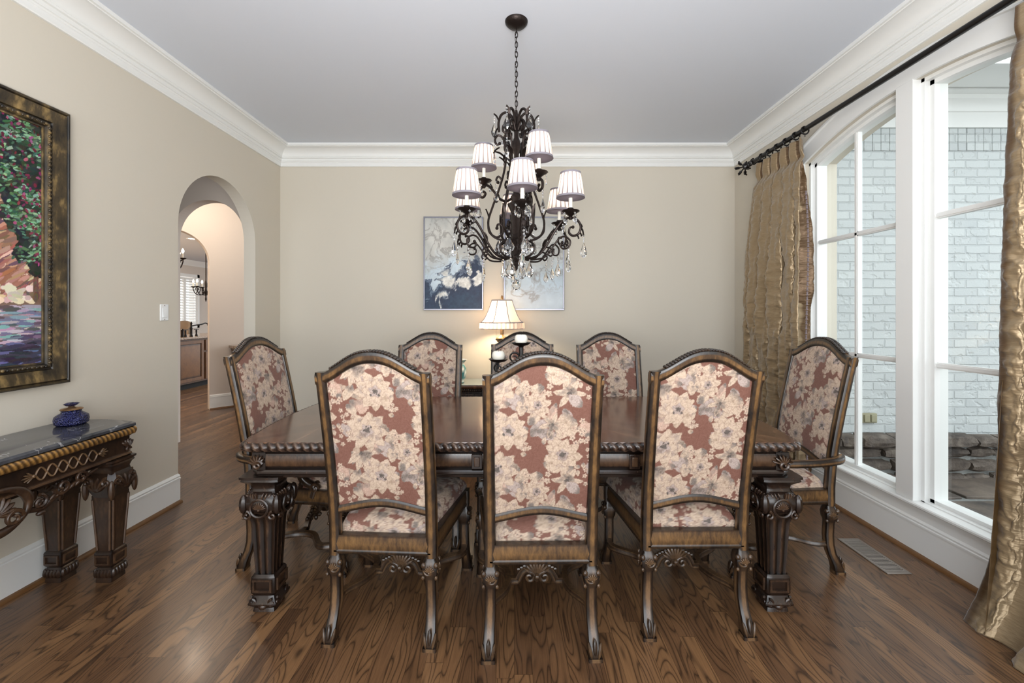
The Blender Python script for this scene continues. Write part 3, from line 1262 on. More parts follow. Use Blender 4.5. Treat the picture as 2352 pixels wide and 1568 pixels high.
for i in range(14):
    a, r, z = rs.uniform(0, 2 * PI), rs.uniform(0.0, 0.14), rs.uniform(0.2, 0.33)
    blo2.ell((r * math.cos(a), r * math.sin(a), z), (0.06, 0.05, 0.03), None, 8, 5)
for i in range(10):
    a = rs.uniform(0, 2 * PI)
    blo2.tube([(0, 0, 0.12), (0.1 * math.cos(a), 0.1 * math.sin(a), 0.5)], 0.004, 5)
obj('blossoms', blo, M['foliage'], t)
obj('stems', blo2, M['stem_red'], t)


def iron_chandelier(label, loc, R, zb, arms, a0=0.3):
    t = thing('kitchen_chandelier', label, 'chandelier', loc)
    obj('stem', MB().lathe([(0.004, zb - 0.3), (0.02, zb - 0.24), (0.012, zb - 0.18), (0.03, zb - 0.08), (0.018, zb), (0.03, zb + 0.12), (0.012, zb + 0.2), (0.01, 0)], n=12), M['iron'], t)
    for k in range(arms):
        a = a0 + 2 * PI * k / arms
        P = crom([(0.02, zb - 0.05), (R * 0.35, zb - 0.14), (R * 0.8, zb - 0.12), (R, zb - 0.02), (R * 1.0, zb + 0.03)], 6)
        S = crom([(R * 0.8, zb - 0.11), (R * 0.62, zb - 0.02), (R * 0.75, zb + 0.03), (R * 0.85, zb - 0.01), (R * 0.76, zb - 0.04)], 5)
        mb = MB().tube([(p[0] * math.cos(a), p[0] * math.sin(a), p[1]) for p in P], 0.009, 6).tube([(p[0] * math.cos(a), p[0] * math.sin(a), p[1]) for p in S], 0.007, 6)
        ar = obj('arm', mb, M['iron'], t)
        c = (R * math.cos(a), R * math.sin(a), zb)
        obj('candle_cup', MB().lathe([(0.01, 0.02), (0.045, 0.04), (0.05, 0.05), (0.02, 0.05)], c, 10), M['iron'], ar)
        obj('candle', MB().lathe([(0.013, 0.05), (0.013, 0.13)], c, 8), M['wax'], ar)
        obj('bulb', MB().lathe([(0.006, 0.13), (0.02, 0.155), (0.016, 0.18), (0.003, 0.21)], c, 8), M['bulb_soft'], ar)
    return t


# the pendant over the island: its right-hand arm shows beside the jamb
iron_chandelier('dark iron chandelier with a lit candle bulb over the island', (-5.74, 7.2, 2.74), 0.26, -0.52, 4, 0.0)
iron_chandelier('far iron chandelier with candle bulbs beside the shuttered window', (-7.08, 10.0, 2.74), 0.24, -0.83, 6, 0.4)
t = thing('recessed_light', 'lit round recessed light in the kitchen ceiling', 'ceiling light', (-5.98, 8.1, 2.74))
obj('trim_ring', MB().lathe([(0.07, -0.001), (0.09, -0.006), (0.1, -0.004), (0.1, 0.0)], n=24), M['trim'], t)
obj('lens', MB().lathe([(0.001, -0.0015), (0.07, -0.0015), (0.07, 0.0)], n=24), M['bulb_soft'], t)
# small bar cabinet against the angled wall
bl, bd = (0.30, 0.30)
bx = ang(bl, 0, 0)
bc = thing('bar_cabinet', 'small wooden bar cabinet with granite top behind the left armchair', 'cabinet', (bx[0], bx[1], 0), PI / 4)
obj('body', MB().box2((0.03, -0.28, 0), (1.3, -0.025, 0.86)), M['cabinet'], bc, bevel=0.004)
obj('bracket', MB().loft([[(0.03, -0.27, 0.86), (0.03, -0.03, 0.86), (-0.03, -0.03, 0.86), (-0.03, -0.27, 0.86)], [(0.03, -0.27, 0.72), (0.03, -0.03, 0.72), (0.025, -0.03, 0.72), (0.025, -0.27, 0.72)]]), M['cabinet'], bc)
obj('countertop', MB().box2((-0.05, -0.31, 0.86), (1.3, -0.022, 0.90)), M['granite'], bc, bevel=0.006)

# ------------------------------------------------------------------ wall switch and floor vent
t = thing('light_switch', 'white rocker light switch on the left wall beside the arch', 'switch', (XL, 2.4419 / 0.8055, 1.376))
obj('wall_plate', MB().box2((0, -0.036, -0.057), (0.006, 0.036, 0.057)), M['plastic'], t, bevel=0.003)
mb = MB().loft([[(0.006, -0.017, -0.034), (0.006, 0.017, -0.034), (0.006, 0.017, 0.034), (0.006, -0.017, 0.034)], [(0.011, -0.016, -0.033), (0.011, 0.016, -0.033), (0.007, 0.016, 0.033), (0.007, -0.016, 0.033)]])
obj('rocker', mb, M['plastic'], t, smooth=20)
for z in (-0.048, 0.048):
    obj('screw', MB().lathe([(0.0035, 0), (0.0035, 0.0015)], (0.006, 0, z), 8, axis=Ry(PI / 2)), M['fittings'], t)
t = thing('floor_vent', 'metal floor register with slots on the oak floor under the window', 'vent', (2.027, 2.467, 0))
fr = MB()
hx, hy = 0.0635, 0.178
for lo, hi in (((-hx, -hy, 0), (hx, -hy + 0.022, 0.006)), ((-hx, hy - 0.022, 0), (hx, hy, 0.006)), ((-hx, -hy + 0.022, 0), (-hx + 0.016, hy - 0.022, 0.006)), ((hx - 0.016, -hy + 0.022, 0), (hx, hy - 0.022, 0.006))):
    fr.box2(lo, hi)
obj('frame', fr, M['fittings'], t, bevel=0.002)
gr = MB()
for i in range(25):
    y = -hy + 0.028 + i * 0.0125
    s0 = len(gr.v)
    gr.box((0, 0, 0), (2 * hx - 0.03, 0.0055, 0.002))
    gr.xf(Matrix.Translation((0, y, 0.0042)) @ Matrix.Rotation(0.35, 4, 'X'), s0)
obj('grille', gr, M['fittings'], t, smooth=0)
obj('duct', MB().box2((-hx + 0.012, -hy + 0.02, 0.0003), (hx - 0.012, hy - 0.02, 0.0012)), M['dark'], t, smooth=0)
# ------------------------------------------------------------------ the woven floral pattern, drawn petal by petal into one repeat
TW, TH = 0.46, 0.36          # metres per repeat
PW, PH = 552, 432
GX, GY = np.meshgrid(np.arange(PW) + 0.5, np.arange(PH) + 0.5)
WN1 = fbm(PW, PH, 46, 36, 11, 4, .65)
WN2 = fbm(PW, PH, 14, 11, 12, 4)
WN3 = fbm(PW, PH, 130, 100, 13, 2)
CREAM, GREY, MAUVE, ROSE = np.array([194, 172, 152.]), np.array([112, 101, 94.]), np.array([150, 133, 125.]), np.array([182, 152, 135.])
GROUND = np.array([120, 80, 67.])


def make_tile():
    img = np.zeros((PH, PW, 3)) + GROUND
    img += (WN3[..., None] - 0.5) * 22
    rs = np.random.RandomState(21)

    def petal(cx, cy, ang, L, W, p=1.0, c0=GREY, c1=CREAM, outline=True, split=0.0):
        dx = ((GX - cx + PW / 2) % PW) - PW / 2
        dy = ((GY - cy + PH / 2) % PH) - PH / 2
        ca, sa = math.cos(ang), math.sin(ang)
        u = (dx * ca + dy * sa) / L
        v = (-dx * sa + dy * ca) / W
        rag = (WN1 - 0.5) * 0.95
        uu = np.clip(u, 0, 1)
        half = np.sin(PI * uu ** p) ** 0.75
        d = half - np.abs(v) + rag * 0.55
        inside = (u > 0) & (u < 1) & (d > 0)
        if outline:
            ring = (u > -0.03) & (u < 1.06) & (d > -2.2 / W) & ~inside
            img[ring] = img[ring] * 0.5 + np.array([140, 112, 100.]) * 0.5
        t = np.clip(u * 0.95 + (WN2 - 0.5) * 1.5 + 0.12 + (0.18 * np.abs(v)), 0, 1)
        t = np.clip((t - 0.12) * 1.9, 0, 1)
        vein = np.clip(1 - np.abs(v) * W / 1.6, 0, 1) * 0.35 if split else 0
        col = c0 * (1 - t[..., None]) + c1 * t[..., None]
        if split:
            col = col * (1 - vein[..., None]) + c0 * vein[..., None]
        col = col + (WN3[..., None] - 0.5) * 40 - np.clip(WN1[..., None] - .56, 0, 1) * 130
        img[inside] = col[inside]

    def spot(cx, cy, r, c):
        dx = ((GX - cx + PW / 2) % PW) - PW / 2
        dy = ((GY - cy + PH / 2) % PH) - PH / 2
        m = np.hypot(dx, dy) + (WN1 - 0.5) * r * 1.6 < r
        img[m] = c + (WN3[m][..., None] - 0.5) * 40

    def peony(cx, cy, R, rot):
        for k in range(9):
            a = rot + k * 2 * PI / 9 + rs.uniform(-.12, .12)
            petal(cx + math.cos(a) * R * .18, cy + math.sin(a) * R * .18, a, R * rs.uniform(.78, 1.0), R * .30, .72, MAUVE, CREAM)
        for k in range(7):
            a = rot + .3 + k * 2 * PI / 7
            petal(cx + math.cos(a) * R * .08, cy + math.sin(a) * R * .08, a, R * .62, R * .24, .72, MAUVE * .9, CREAM)
        for k in range(5):
            a = rot + .9 + k * 2 * PI / 5
            petal(cx, cy, a, R * .36, R * .15, .75, GREY, MAUVE + 22)
        spot(cx, cy, R * .13, GREY * .85)
        for k in range(4):
            spot(cx + rs.uniform(-.25, .25) * R, cy + rs.uniform(-.25, .25) * R, R * .05, GREY * .8)

    def lily(cx, cy, R, rot, spread=2 * PI, n=6):
        for k in range(n):
            a = rot + (k - (n - 1) / 2) * spread / n
            petal(cx, cy, a, R * rs.uniform(.8, 1.05), R * .17, .85, GREY, CREAM, split=1)
        spot(cx, cy, R * .10, GREY * .8)

    def leaf(cx, cy, a, L, W, c1=CREAM):
        petal(cx, cy, a, L, W, .9, GREY + 10, c1, split=1)

    def cluster(cx, cy, R, n):
        for i in range(n):
            a, r = rs.uniform(0, 2 * PI), R * math.sqrt(rs.uniform(0, 1))
            fx, fy, q = cx + r * math.cos(a), cy + r * math.sin(a), R * .24
            r0 = rs.uniform(0, 6)
            for k in range(5):
                aa = r0 + k * 2 * PI / 5
                petal(fx, fy, aa, q * 1.15, q * .42, .62, ROSE, CREAM + 6)
            spot(fx, fy, q * .2, GREY)

    def spray(cx, cy, a, L, n, W=11):
        for i in range(n):
            t = i / n
            x, y = cx + math.cos(a) * L * t, cy + math.sin(a) * L * t
            s = 1 if i % 2 else -1
            leaf(x, y, a + s * .75, L * .34, W)
        leaf(cx + math.cos(a) * L * .85, cy + math.sin(a) * L * .85, a, L * .34, W)

    S = PW / 0.46 / 1000 * 1.0     # px per mm
    # leaves first, blooms over them
    for q in range(26):
        leaf(rs.uniform(0, PW), rs.uniform(0, PH), rs.uniform(0, 2 * PI), rs.uniform(60, 120), rs.uniform(16, 34), [CREAM, MAUVE + 25, ROSE + 8, CREAM - 14][q % 4])
    leaf(60, 300, 2.2, 95, 24)
    leaf(120, 260, 1.2, 90, 26)
    leaf(330, 60, .3, 110, 34)
    leaf(300, 330, .4, 105, 30, MAUVE + 25)
    leaf(430, 250, 1.25, 125, 38)
    leaf(440, 240, 1.9, 120, 34)
    leaf(235, 200, 3.6, 100, 26, MAUVE + 25)
    spray(330, 400, 5.6, 110, 5)
    spray(520, 60, 2.2, 90, 4)
    spray(20, 210, 1.0, 80, 4)
    spray(250, 20, 4.2, 85, 4)
    lily(70, 215, 95, 1.2, 3.2, 5)
    lily(445, 150, 88, .6, 6.28, 6)
    lily(290, 210, 80, 5.2, 3.6, 5)
    cluster(300, 130, 62, 11)
    cluster(500, 340, 58, 10)
    cluster(235, 395, 40, 6)
    peony(165, 330, 92, .2)
    peony(110, 95, 96, .7)
    lily(370, 300, 70, 2.4, 6.28, 6)
    peony(420, 20, 88, .1)
    cluster(20, 20, 46, 8)
    leaf(255, 300, 5.5, 80, 26)
    leaf(505, 215, 3.9, 85, 28, MAUVE + 25)
    leaf(20, 395, .9, 70, 22)
    spray(205, 205, .3, 80, 4, 13)
    peony(300, 205, 62, .5)
    cluster(545, 130, 46, 8)
    leaf(330, 120, 2.9, 70, 22)
    return linarr(img)


TILE = make_tile()


def fabcol(x, z, ox=0.0, oz=0.0):
    i = np.floor(((x + ox) / TW % 1.0) * PW).astype(int) % PW
    j = np.floor(((-(z + oz)) / TH % 1.0) * PH).astype(int) % PH
    return TILE[j, i]


# ------------------------------------------------------------------ dining chairs
PZ = np.array([0.30, 0.45, 0.60, 0.80, 1.00, 1.25])
PYv = np.array([-0.235, -0.235, -0.246, -0.280, -0.322, -0.378])


def post_y(z):
    return np.interp(z, PZ, PYv)


def crest_c(t):
    return 0.5 * (1 + np.cos(PI * np.clip(np.abs(t), 0, 1) ** 1.15))


Z_SH, Z_CR, RT = 1.137, 0.089, 0.050     # shoulder height, crest rise, rail thickness


def crest_out(x, ho):
    return Z_SH + Z_CR * crest_c(x / ho)


def low_rail(x, hw):
    return 0.562 + 0.020 * np.cos(np.clip(x / hw, -1, 1) * PI / 2 * 1.6)


MESH = {}


def shared(key, fn):
    if key not in MESH:
        MESH[key] = fn()
    return MESH[key]


def shell_fan(mb, c, R, M3, ribs=7, wear=0.7, spread=2.3):
    """scallop: ribs fanning in the local x-z plane, bulging to local -y"""
    for k in range(ribs):
        a = (k - (ribs - 1) / 2) / (ribs - 1) * spread
        L = R * (1 - 0.10 * abs(a))
        Q = M3 @ Ry(a)
        o = Q @ np.array([0, -0.10 * R, L * 0.5])
        mb.ell((c[0] + o[0], c[1] + o[1], c[2] + o[2]), (R * 0.13, R * 0.16, L * 0.5), Q, 6, 5, wear)
    o = M3 @ np.array([0, -0.2 * R, -0.05 * R])
    mb.ell((c[0] + o[0], c[1] + o[1], c[2] + o[2]), (R * 0.18, R * 0.2, R * 0.18), M3, 6, 5, wear)


def scroll(mb, c, R, M3, turns=1.25, r=0.006, a0=0.0, wear=0.6, hand=1, n=6):
    P = []
    for i in range(22):
        t = i / 21
        a = a0 + hand * t * turns * 2 * PI
        q = R * (1 - 0.78 * t)
        p = M3 @ np.array([q * math.cos(a), -0.15 * R * t, q * math.sin(a)])
        P.append((c[0] + p[0], c[1] + p[1], c[2] + p[2]))
    mb.tube(P, [r * (1 - 0.35 * i / 21) for i in range(22)], n, wear)


def chair_leg(front):
    """leg at the origin; kicks to local -y, splays to +x"""
    mb = MB()
    secs = [(0, 0, 0.362, 0.042, 0.042, .3), (0, 0, 0.350, 0.044, 0.044, .3), (0, 0, 0.338, 0.058, 0.056, .5), (0, 0, 0.315, 0.068, 0.064, .6), (0, 0, 0.290, 0.064, 0.060, .6), (0, 0, 0.274, 0.050, 0.048, .4),
            (0.000, 0.002, 0.262, 0.044, 0.044, .8), (0.001, 0.006, 0.20, 0.045, 0.044, 1.0), (0.002, 0.004, 0.15, 0.045, 0.044, 1.0), (0.004, -0.006, 0.105, 0.044, 0.044, 1.0), (0.006, -0.020, 0.072, 0.046, 0.046, .8),
            (0.007, -0.032, 0.045, 0.051, 0.050, .5), (0.008, -0.037, 0.020, 0.053, 0.052, .4), (0.008, -0.037, 0.0135, 0.050, 0.048, .3)]
    mb.column(secs, lambda w, d: rrect(w, d, 0.2 * min(w, d), 3))
    mb.column([(0.008, -0.041, 0.014, 0.058, 0.052, .9), (0.008, -0.041, 0.0, 0.058, 0.052, .9)], lambda w, d: rrect(w, d, 0.005, 3))
    # shell cabochon on the outer faces of the knee, with beads under its corners
    for ang_ in (0.0, PI / 2):
        Mx = Rz(ang_)
        o = Mx @ np.array([0, -0.031, 0.304])
        shell_fan(mb, o, 0.026, Mx, 7, 0.85)
        scroll(mb, Mx @ np.array([0, -0.031, 0.308]), 0.024, Mx, 0.55, 0.0045, PI * 0.95, 0.75, 1)
        for s in ((-1, 1) if ang_ == 0.0 else (1,)):
            q = Mx @ np.array([s * 0.027, -0.027, 0.279])
            mb.ell(q, (0.0075, 0.0075, 0.009), None, 8, 5, 0.7)
            q = Mx @ np.array([s * 0.026, -0.026, 0.33])
            mb.ell(q, (0.011, 0.011, 0.012), None, 8, 5, 0.6)
    # leaf drop on the foot
    q = (0.007, -0.058, 0.055)
    mb.ell(q, (0.009, 0.009, 0.030), Rx(-0.25), 8, 6, 0.35)
    for s in (-1, 1):
        mb.ell((0.007 + s * 0.019, -0.056, 0.040), (0.007, 0.010, 0.030), Rx(-0.25) @ Ry(s * 0.2), 8, 6, 0.7)
    return mb


def mirror_x(mb):
    o = MB()
    o.v = [(-p[0], p[1], p[2]) for p in mb.v]
    o.c = list(mb.c)
    o.f = [tuple(reversed(f)) for f in mb.f]
    return o


def rotz(mb, a):
    o = MB()
    c, s = math.cos(a), math.sin(a)
    o.v = [(p[0] * c - p[1] * s, p[0] * s + p[1] * c, p[2]) for p in mb.v]
    o.c, o.f = list(mb.c), list(mb.f)
    return o


def make_chair(label, loc, rz, hw=0.206, arms=False, front_off=(0, 0), rear_off=(0, 0), seat_off=(0, 0), rear_res=(60, 90), front_res=(60, 90), group=None):
    fw = hw + 0.055                    # front half width
    YFr, ho = 0.255, hw + 0.024
    t = thing('dining_armchair' if arms else 'dining_chair', label, 'chair', loc, rz, group)
    k = 'A' if arms else 'S'

    def post(s):
        def f():
            zs = [0.355, 0.40, 0.45, 0.55, 0.65, 0.75, 0.85, 0.95, 1.05, 1.140]
            secs = []
            for z in zs:
                w = 0.050 - 0.006 * (z - 0.355) / 0.77
                secs.append((s * (hw + 0.004 * (z - 0.355)), float(post_y(z)), z, w, 0.044))
            return mesh_of('back_post', MB().column(secs, lambda w, d: rrect(w, d, 0.013, 3)))
        return shared((k, 'post', s), f)

    for s in (-1, 1):
        obj('back_post', post(s), M['chair_wood'], t)

    def crest():
        mb = MB()
        R, Wr = [], []
        n = 48
        for i in range(n + 1):
            x = -ho + 2 * ho * i / n
            zo = float(crest_out(x, ho))
            zm = zo - RT / 2
            R.append([(x, float(post_y(zm)) + q[0] - (q[1] * 0.18), zm + q[1]) for q in rrect(0.042, RT, 0.013, 3)])
            Wr.append([q[2] for q in rrect(0.042, RT, 0.013, 3)])
        mb.loft(R, Wr)
        return mesh_of('crest_rail', mb)
    cr = obj('crest_rail', shared((k, 'crest'), crest), M['chair_wood'], t)

    def crestcarve():
        mb = MB()
        n = 30
        for i in range(n):
            x = -ho * 0.72 + 1.44 * ho * i / (n - 1)
            z = float(crest_out(x, ho))
            dz = (float(crest_out(x + .005, ho)) - float(crest_out(x - .005, ho))) / .01
            a = math.atan(dz)
            for yy in (-0.009, 0.009):
                mb.ell((x, float(post_y(z)) + yy + 0.002, z + 0.001), (0.0105, 0.010, 0.006), Ry(-a + (0.35 if x < 0 else -0.35)), 6, 4, 0.25)
        return mesh_of('carving', mb)
    obj('carving', shared((k, 'carve'), crestcarve), M['carved'], cr)

    def lowrail():
        R, Wr = [], []
        n = 24
        for i in range(n + 1):
            x = -hw + 2 * hw * i / n
            z = float(low_rail(x, hw))
            R.append([(x, float(post_y(z)) + q[0], z + q[1]) for q in rrect(0.032, 0.040, 0.010, 3)])
            Wr.append([q[2] for q in rrect(0.032, 0.040, 0.010, 3)])
        return mesh_of('lower_rail', MB().loft(R, Wr))
    obj('lower_rail', shared((k, 'low'), lowrail), M['chair_wood'], t)

    xi = hw - 0.016

    def panel(side, off, res):
        def f(u, v):
            a = 2 * u - 1
            x = a * xi
            lo = low_rail(x, hw) + 0.012
            hi = crest_out(x, ho) - RT + 0.008
            z = lo + (hi - lo) * v
            b = 2 * v - 1
            puff = (1 - np.abs(a) ** 6) * (1 - np.abs(b) ** 8)
            y = post_y(z) + side * (0.008 + (0.016 if side > 0 else 0.008) * np.sqrt(np.clip(puff, 0, 1)))
            return (x if side < 0 else -x), y, z

        def cf(u, v):
            X, Y, Z = f(u, v)
            return fabcol(X, Z, *off)
        return gridmesh('back_upholstery', f, res[0], res[1], cf)
    obj('back_upholstery', panel(1, front_off, front_res), M['fabric'], t)
    obj('back_upholstery', panel(-1, rear_off, rear_res), M['fabric'], t)

    # seat
    def seat():
        def f(u, v):
            a, b = np.sin(PI / 2 * np.sin(PI / 2 * (2 * u - 1))), np.sin(PI / 2 * np.sin(PI / 2 * (2 * v - 1)))
            v = (b + 1) / 2
            wdt = hw - 0.01 + (fw + 0.012 - hw + 0.01) * v
            e = np.maximum(np.abs(a), np.abs(b))
            top = np.sqrt(np.clip(1 - e ** 7, 0, 1))
            x = a * wdt * (1 - 0.02 * (1 - top))
            y = -0.215 + (YFr + 0.025 + 0.215) * v
            z = 0.436 + 0.075 * top + 0.030 * (1 - a ** 2) * (1 - b ** 2)
            return x, y, z

        def cf(u, v):
            X, Y, Z = f(u, v)
            a, b = np.sin(PI / 2 * np.sin(PI / 2 * (2 * u - 1))), np.sin(PI / 2 * np.sin(PI / 2 * (2 * v - 1)))
            drop = (Z - 0.55)
            return fabcol(X + np.sign(a) * (np.abs(a) > np.abs(b)) * drop * -1, Y + np.sign(b) * (np.abs(b) >= np.abs(a)) * drop * -1, *seat_off)
        return gridmesh('seat', f, 110, 110, cf)
    obj('seat', seat(), M['fabric'], t)

    # seat rails
    def rail(p0, p1):
        def f():
            prof = [(-0.016, -0.042, .1), (0.016, -0.042, .1), (0.019, -0.034, .3), (0.019, -0.028, .2), (0.016, -0.024, .8), (0.019, 0.0, 1.0), (0.016, 0.026, .8), (0.016, 0.036, .2), (-0.016, 0.036, .2)]
            return mesh_of('seat_rail', MB().sweep([p0, p1], prof))
        return shared((k, 'rail', p0), f)
    zr = 0.405
    obj('seat_rail', rail((-hw, -0.238, zr), (hw, -0.238, zr)), M['chair_wood'], t)
    obj('seat_rail', rail((fw, YFr, zr), (-fw, YFr, zr)), M['chair_wood'], t)
    obj('seat_rail', rail((hw, -0.235, zr), (fw, YFr, zr)), M['chair_wood'], t)
    obj('seat_rail', rail((-fw, YFr, zr), (-hw, -0.235, zr)), M['chair_wood'], t)

    # legs
    def leg(q):
        def f():
            base = chair_leg(False)
            s, fr = q
            m = base if s > 0 else mirror_x(base)
            if fr:
                o = MB()
                o.v = [(p[0], -p[1], p[2]) for p in m.v]
                o.c = m.c
                o.f = [tuple(reversed(g)) for g in m.f]
                m = o
                px, py_ = s * fw, YFr - 0.01
                m.column([(0, 0, 0.36, 0.05, 0.05), (0, 0, 0.442, 0.05, 0.05)], lambda w, d: rrect(w, d, 0.01, 3))
            else:
                px, py_ = s * (hw - 0.002), -0.235
            m.v = [(p[0] + px, p[1] + py_, p[2]) for p in m.v]
            return mesh_of('leg', m)
        return shared((k, 'leg', q), f)
    for s in (-1, 1):
        for fr in (0, 1):
            obj('leg', leg((s, fr)), M['carved'], t)

    # serpentine side stretchers and the carved cross stretcher
    def side_st(s):
        def f():
            P = crom([(s * hw, -0.23, 0.155), (s * (hw - 0.005), -0.16, 0.150), (s * (hw - 0.055), -0.08, 0.148), (s * (hw - 0.075), 0.0, 0.148), (s * (hw - 0.055), 0.08, 0.148), (s * fw, 0.16, 0.150), (s * fw, YFr - 0.01, 0.155)], 6)
            prof = [(-0.015, -0.014, .2), (0.015, -0.014, .4), (0.017, -0.004, .7), (0.012, 0.002, .3), (0.013, 0.012, .8), (-0.013, 0.012, .8), (-0.012, 0.002, .3), (-0.017, -0.004, .7)]
            return mesh_of('stretcher', MB().sweep(P, prof), 60)
        return shared((k, 'sst', s), f)
    for s in (-1, 1):
        obj('stretcher', side_st(s), M['carved'], t)

    def cross_st():
        mb = MB()
        e = hw - 0.07
        prof = [(-0.014, -0.015, .2), (0.014, -0.015, .3), (0.016, -0.006, .8), (0.010, 0.001, .2), (0.012, 0.012, .7), (-0.012, 0.012, .7), (-0.010, 0.001, .2), (-0.016, -0.006, .8)]
        for s in (-1, 1):
            P = [(s * e, 0.176), (s * e * 0.66, 0.176)] + [(s * e * q[0], q[1]) for q in ((0.60, 0.195), (0.50, 0.216), (0.36, 0.228), (0.24, 0.226), (0.16, 0.212))]
            Pc = [(x, 0.0, z) for x, z in P[:2]] + crom([(x, 0.0, z) for x, z in P[1:]], 4)[1:]
            # sweep in the vertical plane
            rings, wr = [], []
            for i in range(len(Pc)):
                a = np.array(Pc[min(i + 1, len(Pc) - 1)]) - np.array(Pc[max(i - 1, 0)])
                a = a / np.linalg.norm(a)
                nrm = np.array([-a[2], 0, a[0]])
                if nrm[2] < 0:
                    nrm = -nrm
                rings.append([np.array(Pc[i]) + np.array([0, q[0], 0]) + nrm * q[1] for q in prof])
                wr.append([q[2] for q in prof])
            mb.loft(rings, wr)
            scroll(mb, (s * 0.034, -0.014, 0.196), 0.026, np.eye(3), 1.2, 0.0085, PI / 2, 0.7, s)
            for i in range(4):
                mb.ell((s * e * (0.32 + 0.1 * i), 0, 0.246 - 0.007 * i), (0.012, 0.010, 0.009), None, 6, 4, .5)
        shell_fan(mb, (0, -0.004, 0.204), 0.074, np.eye(3), 9, 0.75, 2.2)
        shell_fan(mb, (0, 0.004, 0.204), 0.074, Rz(PI), 9, 0.75, 2.2)
        mb.ell((0, 0, 0.180), (0.012, 0.012, 0.016), None, 8, 5, .6)
        mb.v = [(q[0], q[1], q[2] - 0.028) for q in mb.v]
        return mesh_of('cross_stretcher', mb)
    obj('cross_stretcher', shared((k, 'xst'), cross_st), M['carved'], t)

    if arms:
        def arm(s):
            def f():
                mb = MB()
                P = crom([(s * (hw + 0.010), -0.285, 0.612), (s * (hw + 0.036), -0.262, 0.604), (s * (hw + 0.055), -0.20, 0.598), (s * (hw + 0.066), -0.10, 0.592), (s * (hw + 0.062), 0.02, 0.586), (s * (hw + 0.056), 0.10, 0.582), (s * (hw + 0.052), 0.135, 0.570), (s * (hw + 0.052), 0.14, 0.545)], 6)
                prof = [(x, y, w) for x, y, w in rrect(0.044, 0.036, 0.012, 3)]
                mb.sweep(P, prof)
                return mesh_of('arm', mb)
            return shared((k, 'arm', s), f)

        def armsup(s):
            def f():
                mb = MB()
                P = crom([(s * (hw + 0.052), 0.13, 0.565), (s * (hw + 0.052), 0.085, 0.545), (s * (hw + 0.05), 0.06, 0.51), (s * (hw + 0.047), 0.09, 0.475), (s * (hw + 0.045), 0.13, 0.45), (s * (hw + 0.045), 0.12, 0.40)], 6)
                mb.tube(P, 0.020, 10, 0.5)
                B = Rz(-PI / 2 if s > 0 else PI / 2)
                for dx in (0.018, -0.018):
                    scroll(mb, (s * (hw + 0.050) + dx, 0.13, 0.553), 0.026, B, 1.3, 0.008, 0, 0.6, 1)
                    scroll(mb, (s * (hw + 0.046) + dx, 0.135, 0.452), 0.026, B, 1.3, 0.008, PI, 0.6, -1)
                for i in range(6):
                    mb.ell((s * (hw + 0.05), 0.075 - 0.004 * i, 0.535 - 0.016 * i), (0.022, 0.012, 0.012), None, 6, 4, .5)
                return mesh_of('arm_support', mb)
            return shared((k, 'sup', s), f)
        for s in (-1, 1):
            a = obj('arm', arm(s), M['chair_wood'], t)
            obj('arm_support', armsup(s), M['carved'], a)
    return t


DG = 'side chairs round the dining table'
# near side, backs to the camera
make_chair('floral high-back chair with its back to us at the left of the table front', (-0.538, 2.076, 0), math.radians(-3.5), rear_off=(0.13, 0.10), seat_off=(0.1, 0.05), rear_res=(170, 240), group=DG)
make_chair('floral high-back chair with its back to us in the middle of the table front', (0.104, 2.008, 0), math.radians(1.0), rear_off=(0.27, 0.245), seat_off=(0.3, 0.2), rear_res=(170, 240), group=DG)
make_chair('floral high-back chair with its back to us at the right of the table front', (0.778, 2.124, 0), math.radians(0.6), rear_off=(0.245, 0.185), seat_off=(0.02, 0.22), rear_res=(170, 240), group=DG)
# far side, facing us (their backs lean away)
FYr = 2.795
make_chair('rosy floral chair facing us across the table, left of the lamp', (-0.607, FYr + 0.02, 0), math.radians(180), front_off=(0.05, 0.1), front_res=(110, 160), group=DG)
make_chair('floral chair facing us in front of the lamp, behind the candles', (0.060, FYr + 0.09, 0), math.radians(180), front_off=(0.22, 0.02), front_res=(110, 160), group=DG)
make_chair('floral chair facing us across the table, right of the candles', (0.682, FYr + 0.02, 0), math.radians(180), front_off=(0.40, 0.16), front_res=(110, 160), group=DG)
# the two armchairs at the ends
AG = 'armchairs at the table ends'
make_chair('floral armchair at the left end of the table beside the arch', (-1.185, 2.605, 0), math.radians(-90), hw=0.255, arms=True, front_off=(0.08, 0.26), seat_off=(0.2, 0.1), front_res=(120, 190), group=AG)
make_chair('floral armchair at the right end of the table by the window', (1.455, 2.585, 0), math.radians(87), hw=0.255, arms=True, front_off=(0.31, 0.05), seat_off=(0.0, 0.3), front_res=(120, 190), group=AG)

# ------------------------------------------------------------------ dining table
TX0, TX1, TY0, TY1, TZ = -1.24, 1.30, 1.955, 3.045, 0.79
tcx, tcy = (TX0 + TX1) / 2, (TY0 + TY1) / 2
thl, thw = (TX1 - TX0) / 2, (TY1 - TY0) / 2
BOW = 0.055


def outline(inset=0.0, n=22, bow=BOW):
    """counter-clockwise outline of the top, relative to the table centre"""
    a, b = thl - inset, thw - inset
    pts = []
    r = 0.02
    for i in range(14):
        pts.append((-a + 0.02 + (2 * a - 0.04) * i / 13, -b))
    for i in range(n + 1):
        y = -b + 0.02 + (2 * b - 0.04) * i / n
        pts.append((a + bow * (1 - (y / b) ** 2) * 1.0, y))
    for i in range(14):
        pts.append((a - 0.02 - (2 * a - 0.04) * i / 13, b))
    for i in range(n + 1):
        y = b - 0.02 - (2 * b - 0.04) * i / n
        pts.append((-a - bow * (1 - (y / b) ** 2), y))
    return pts


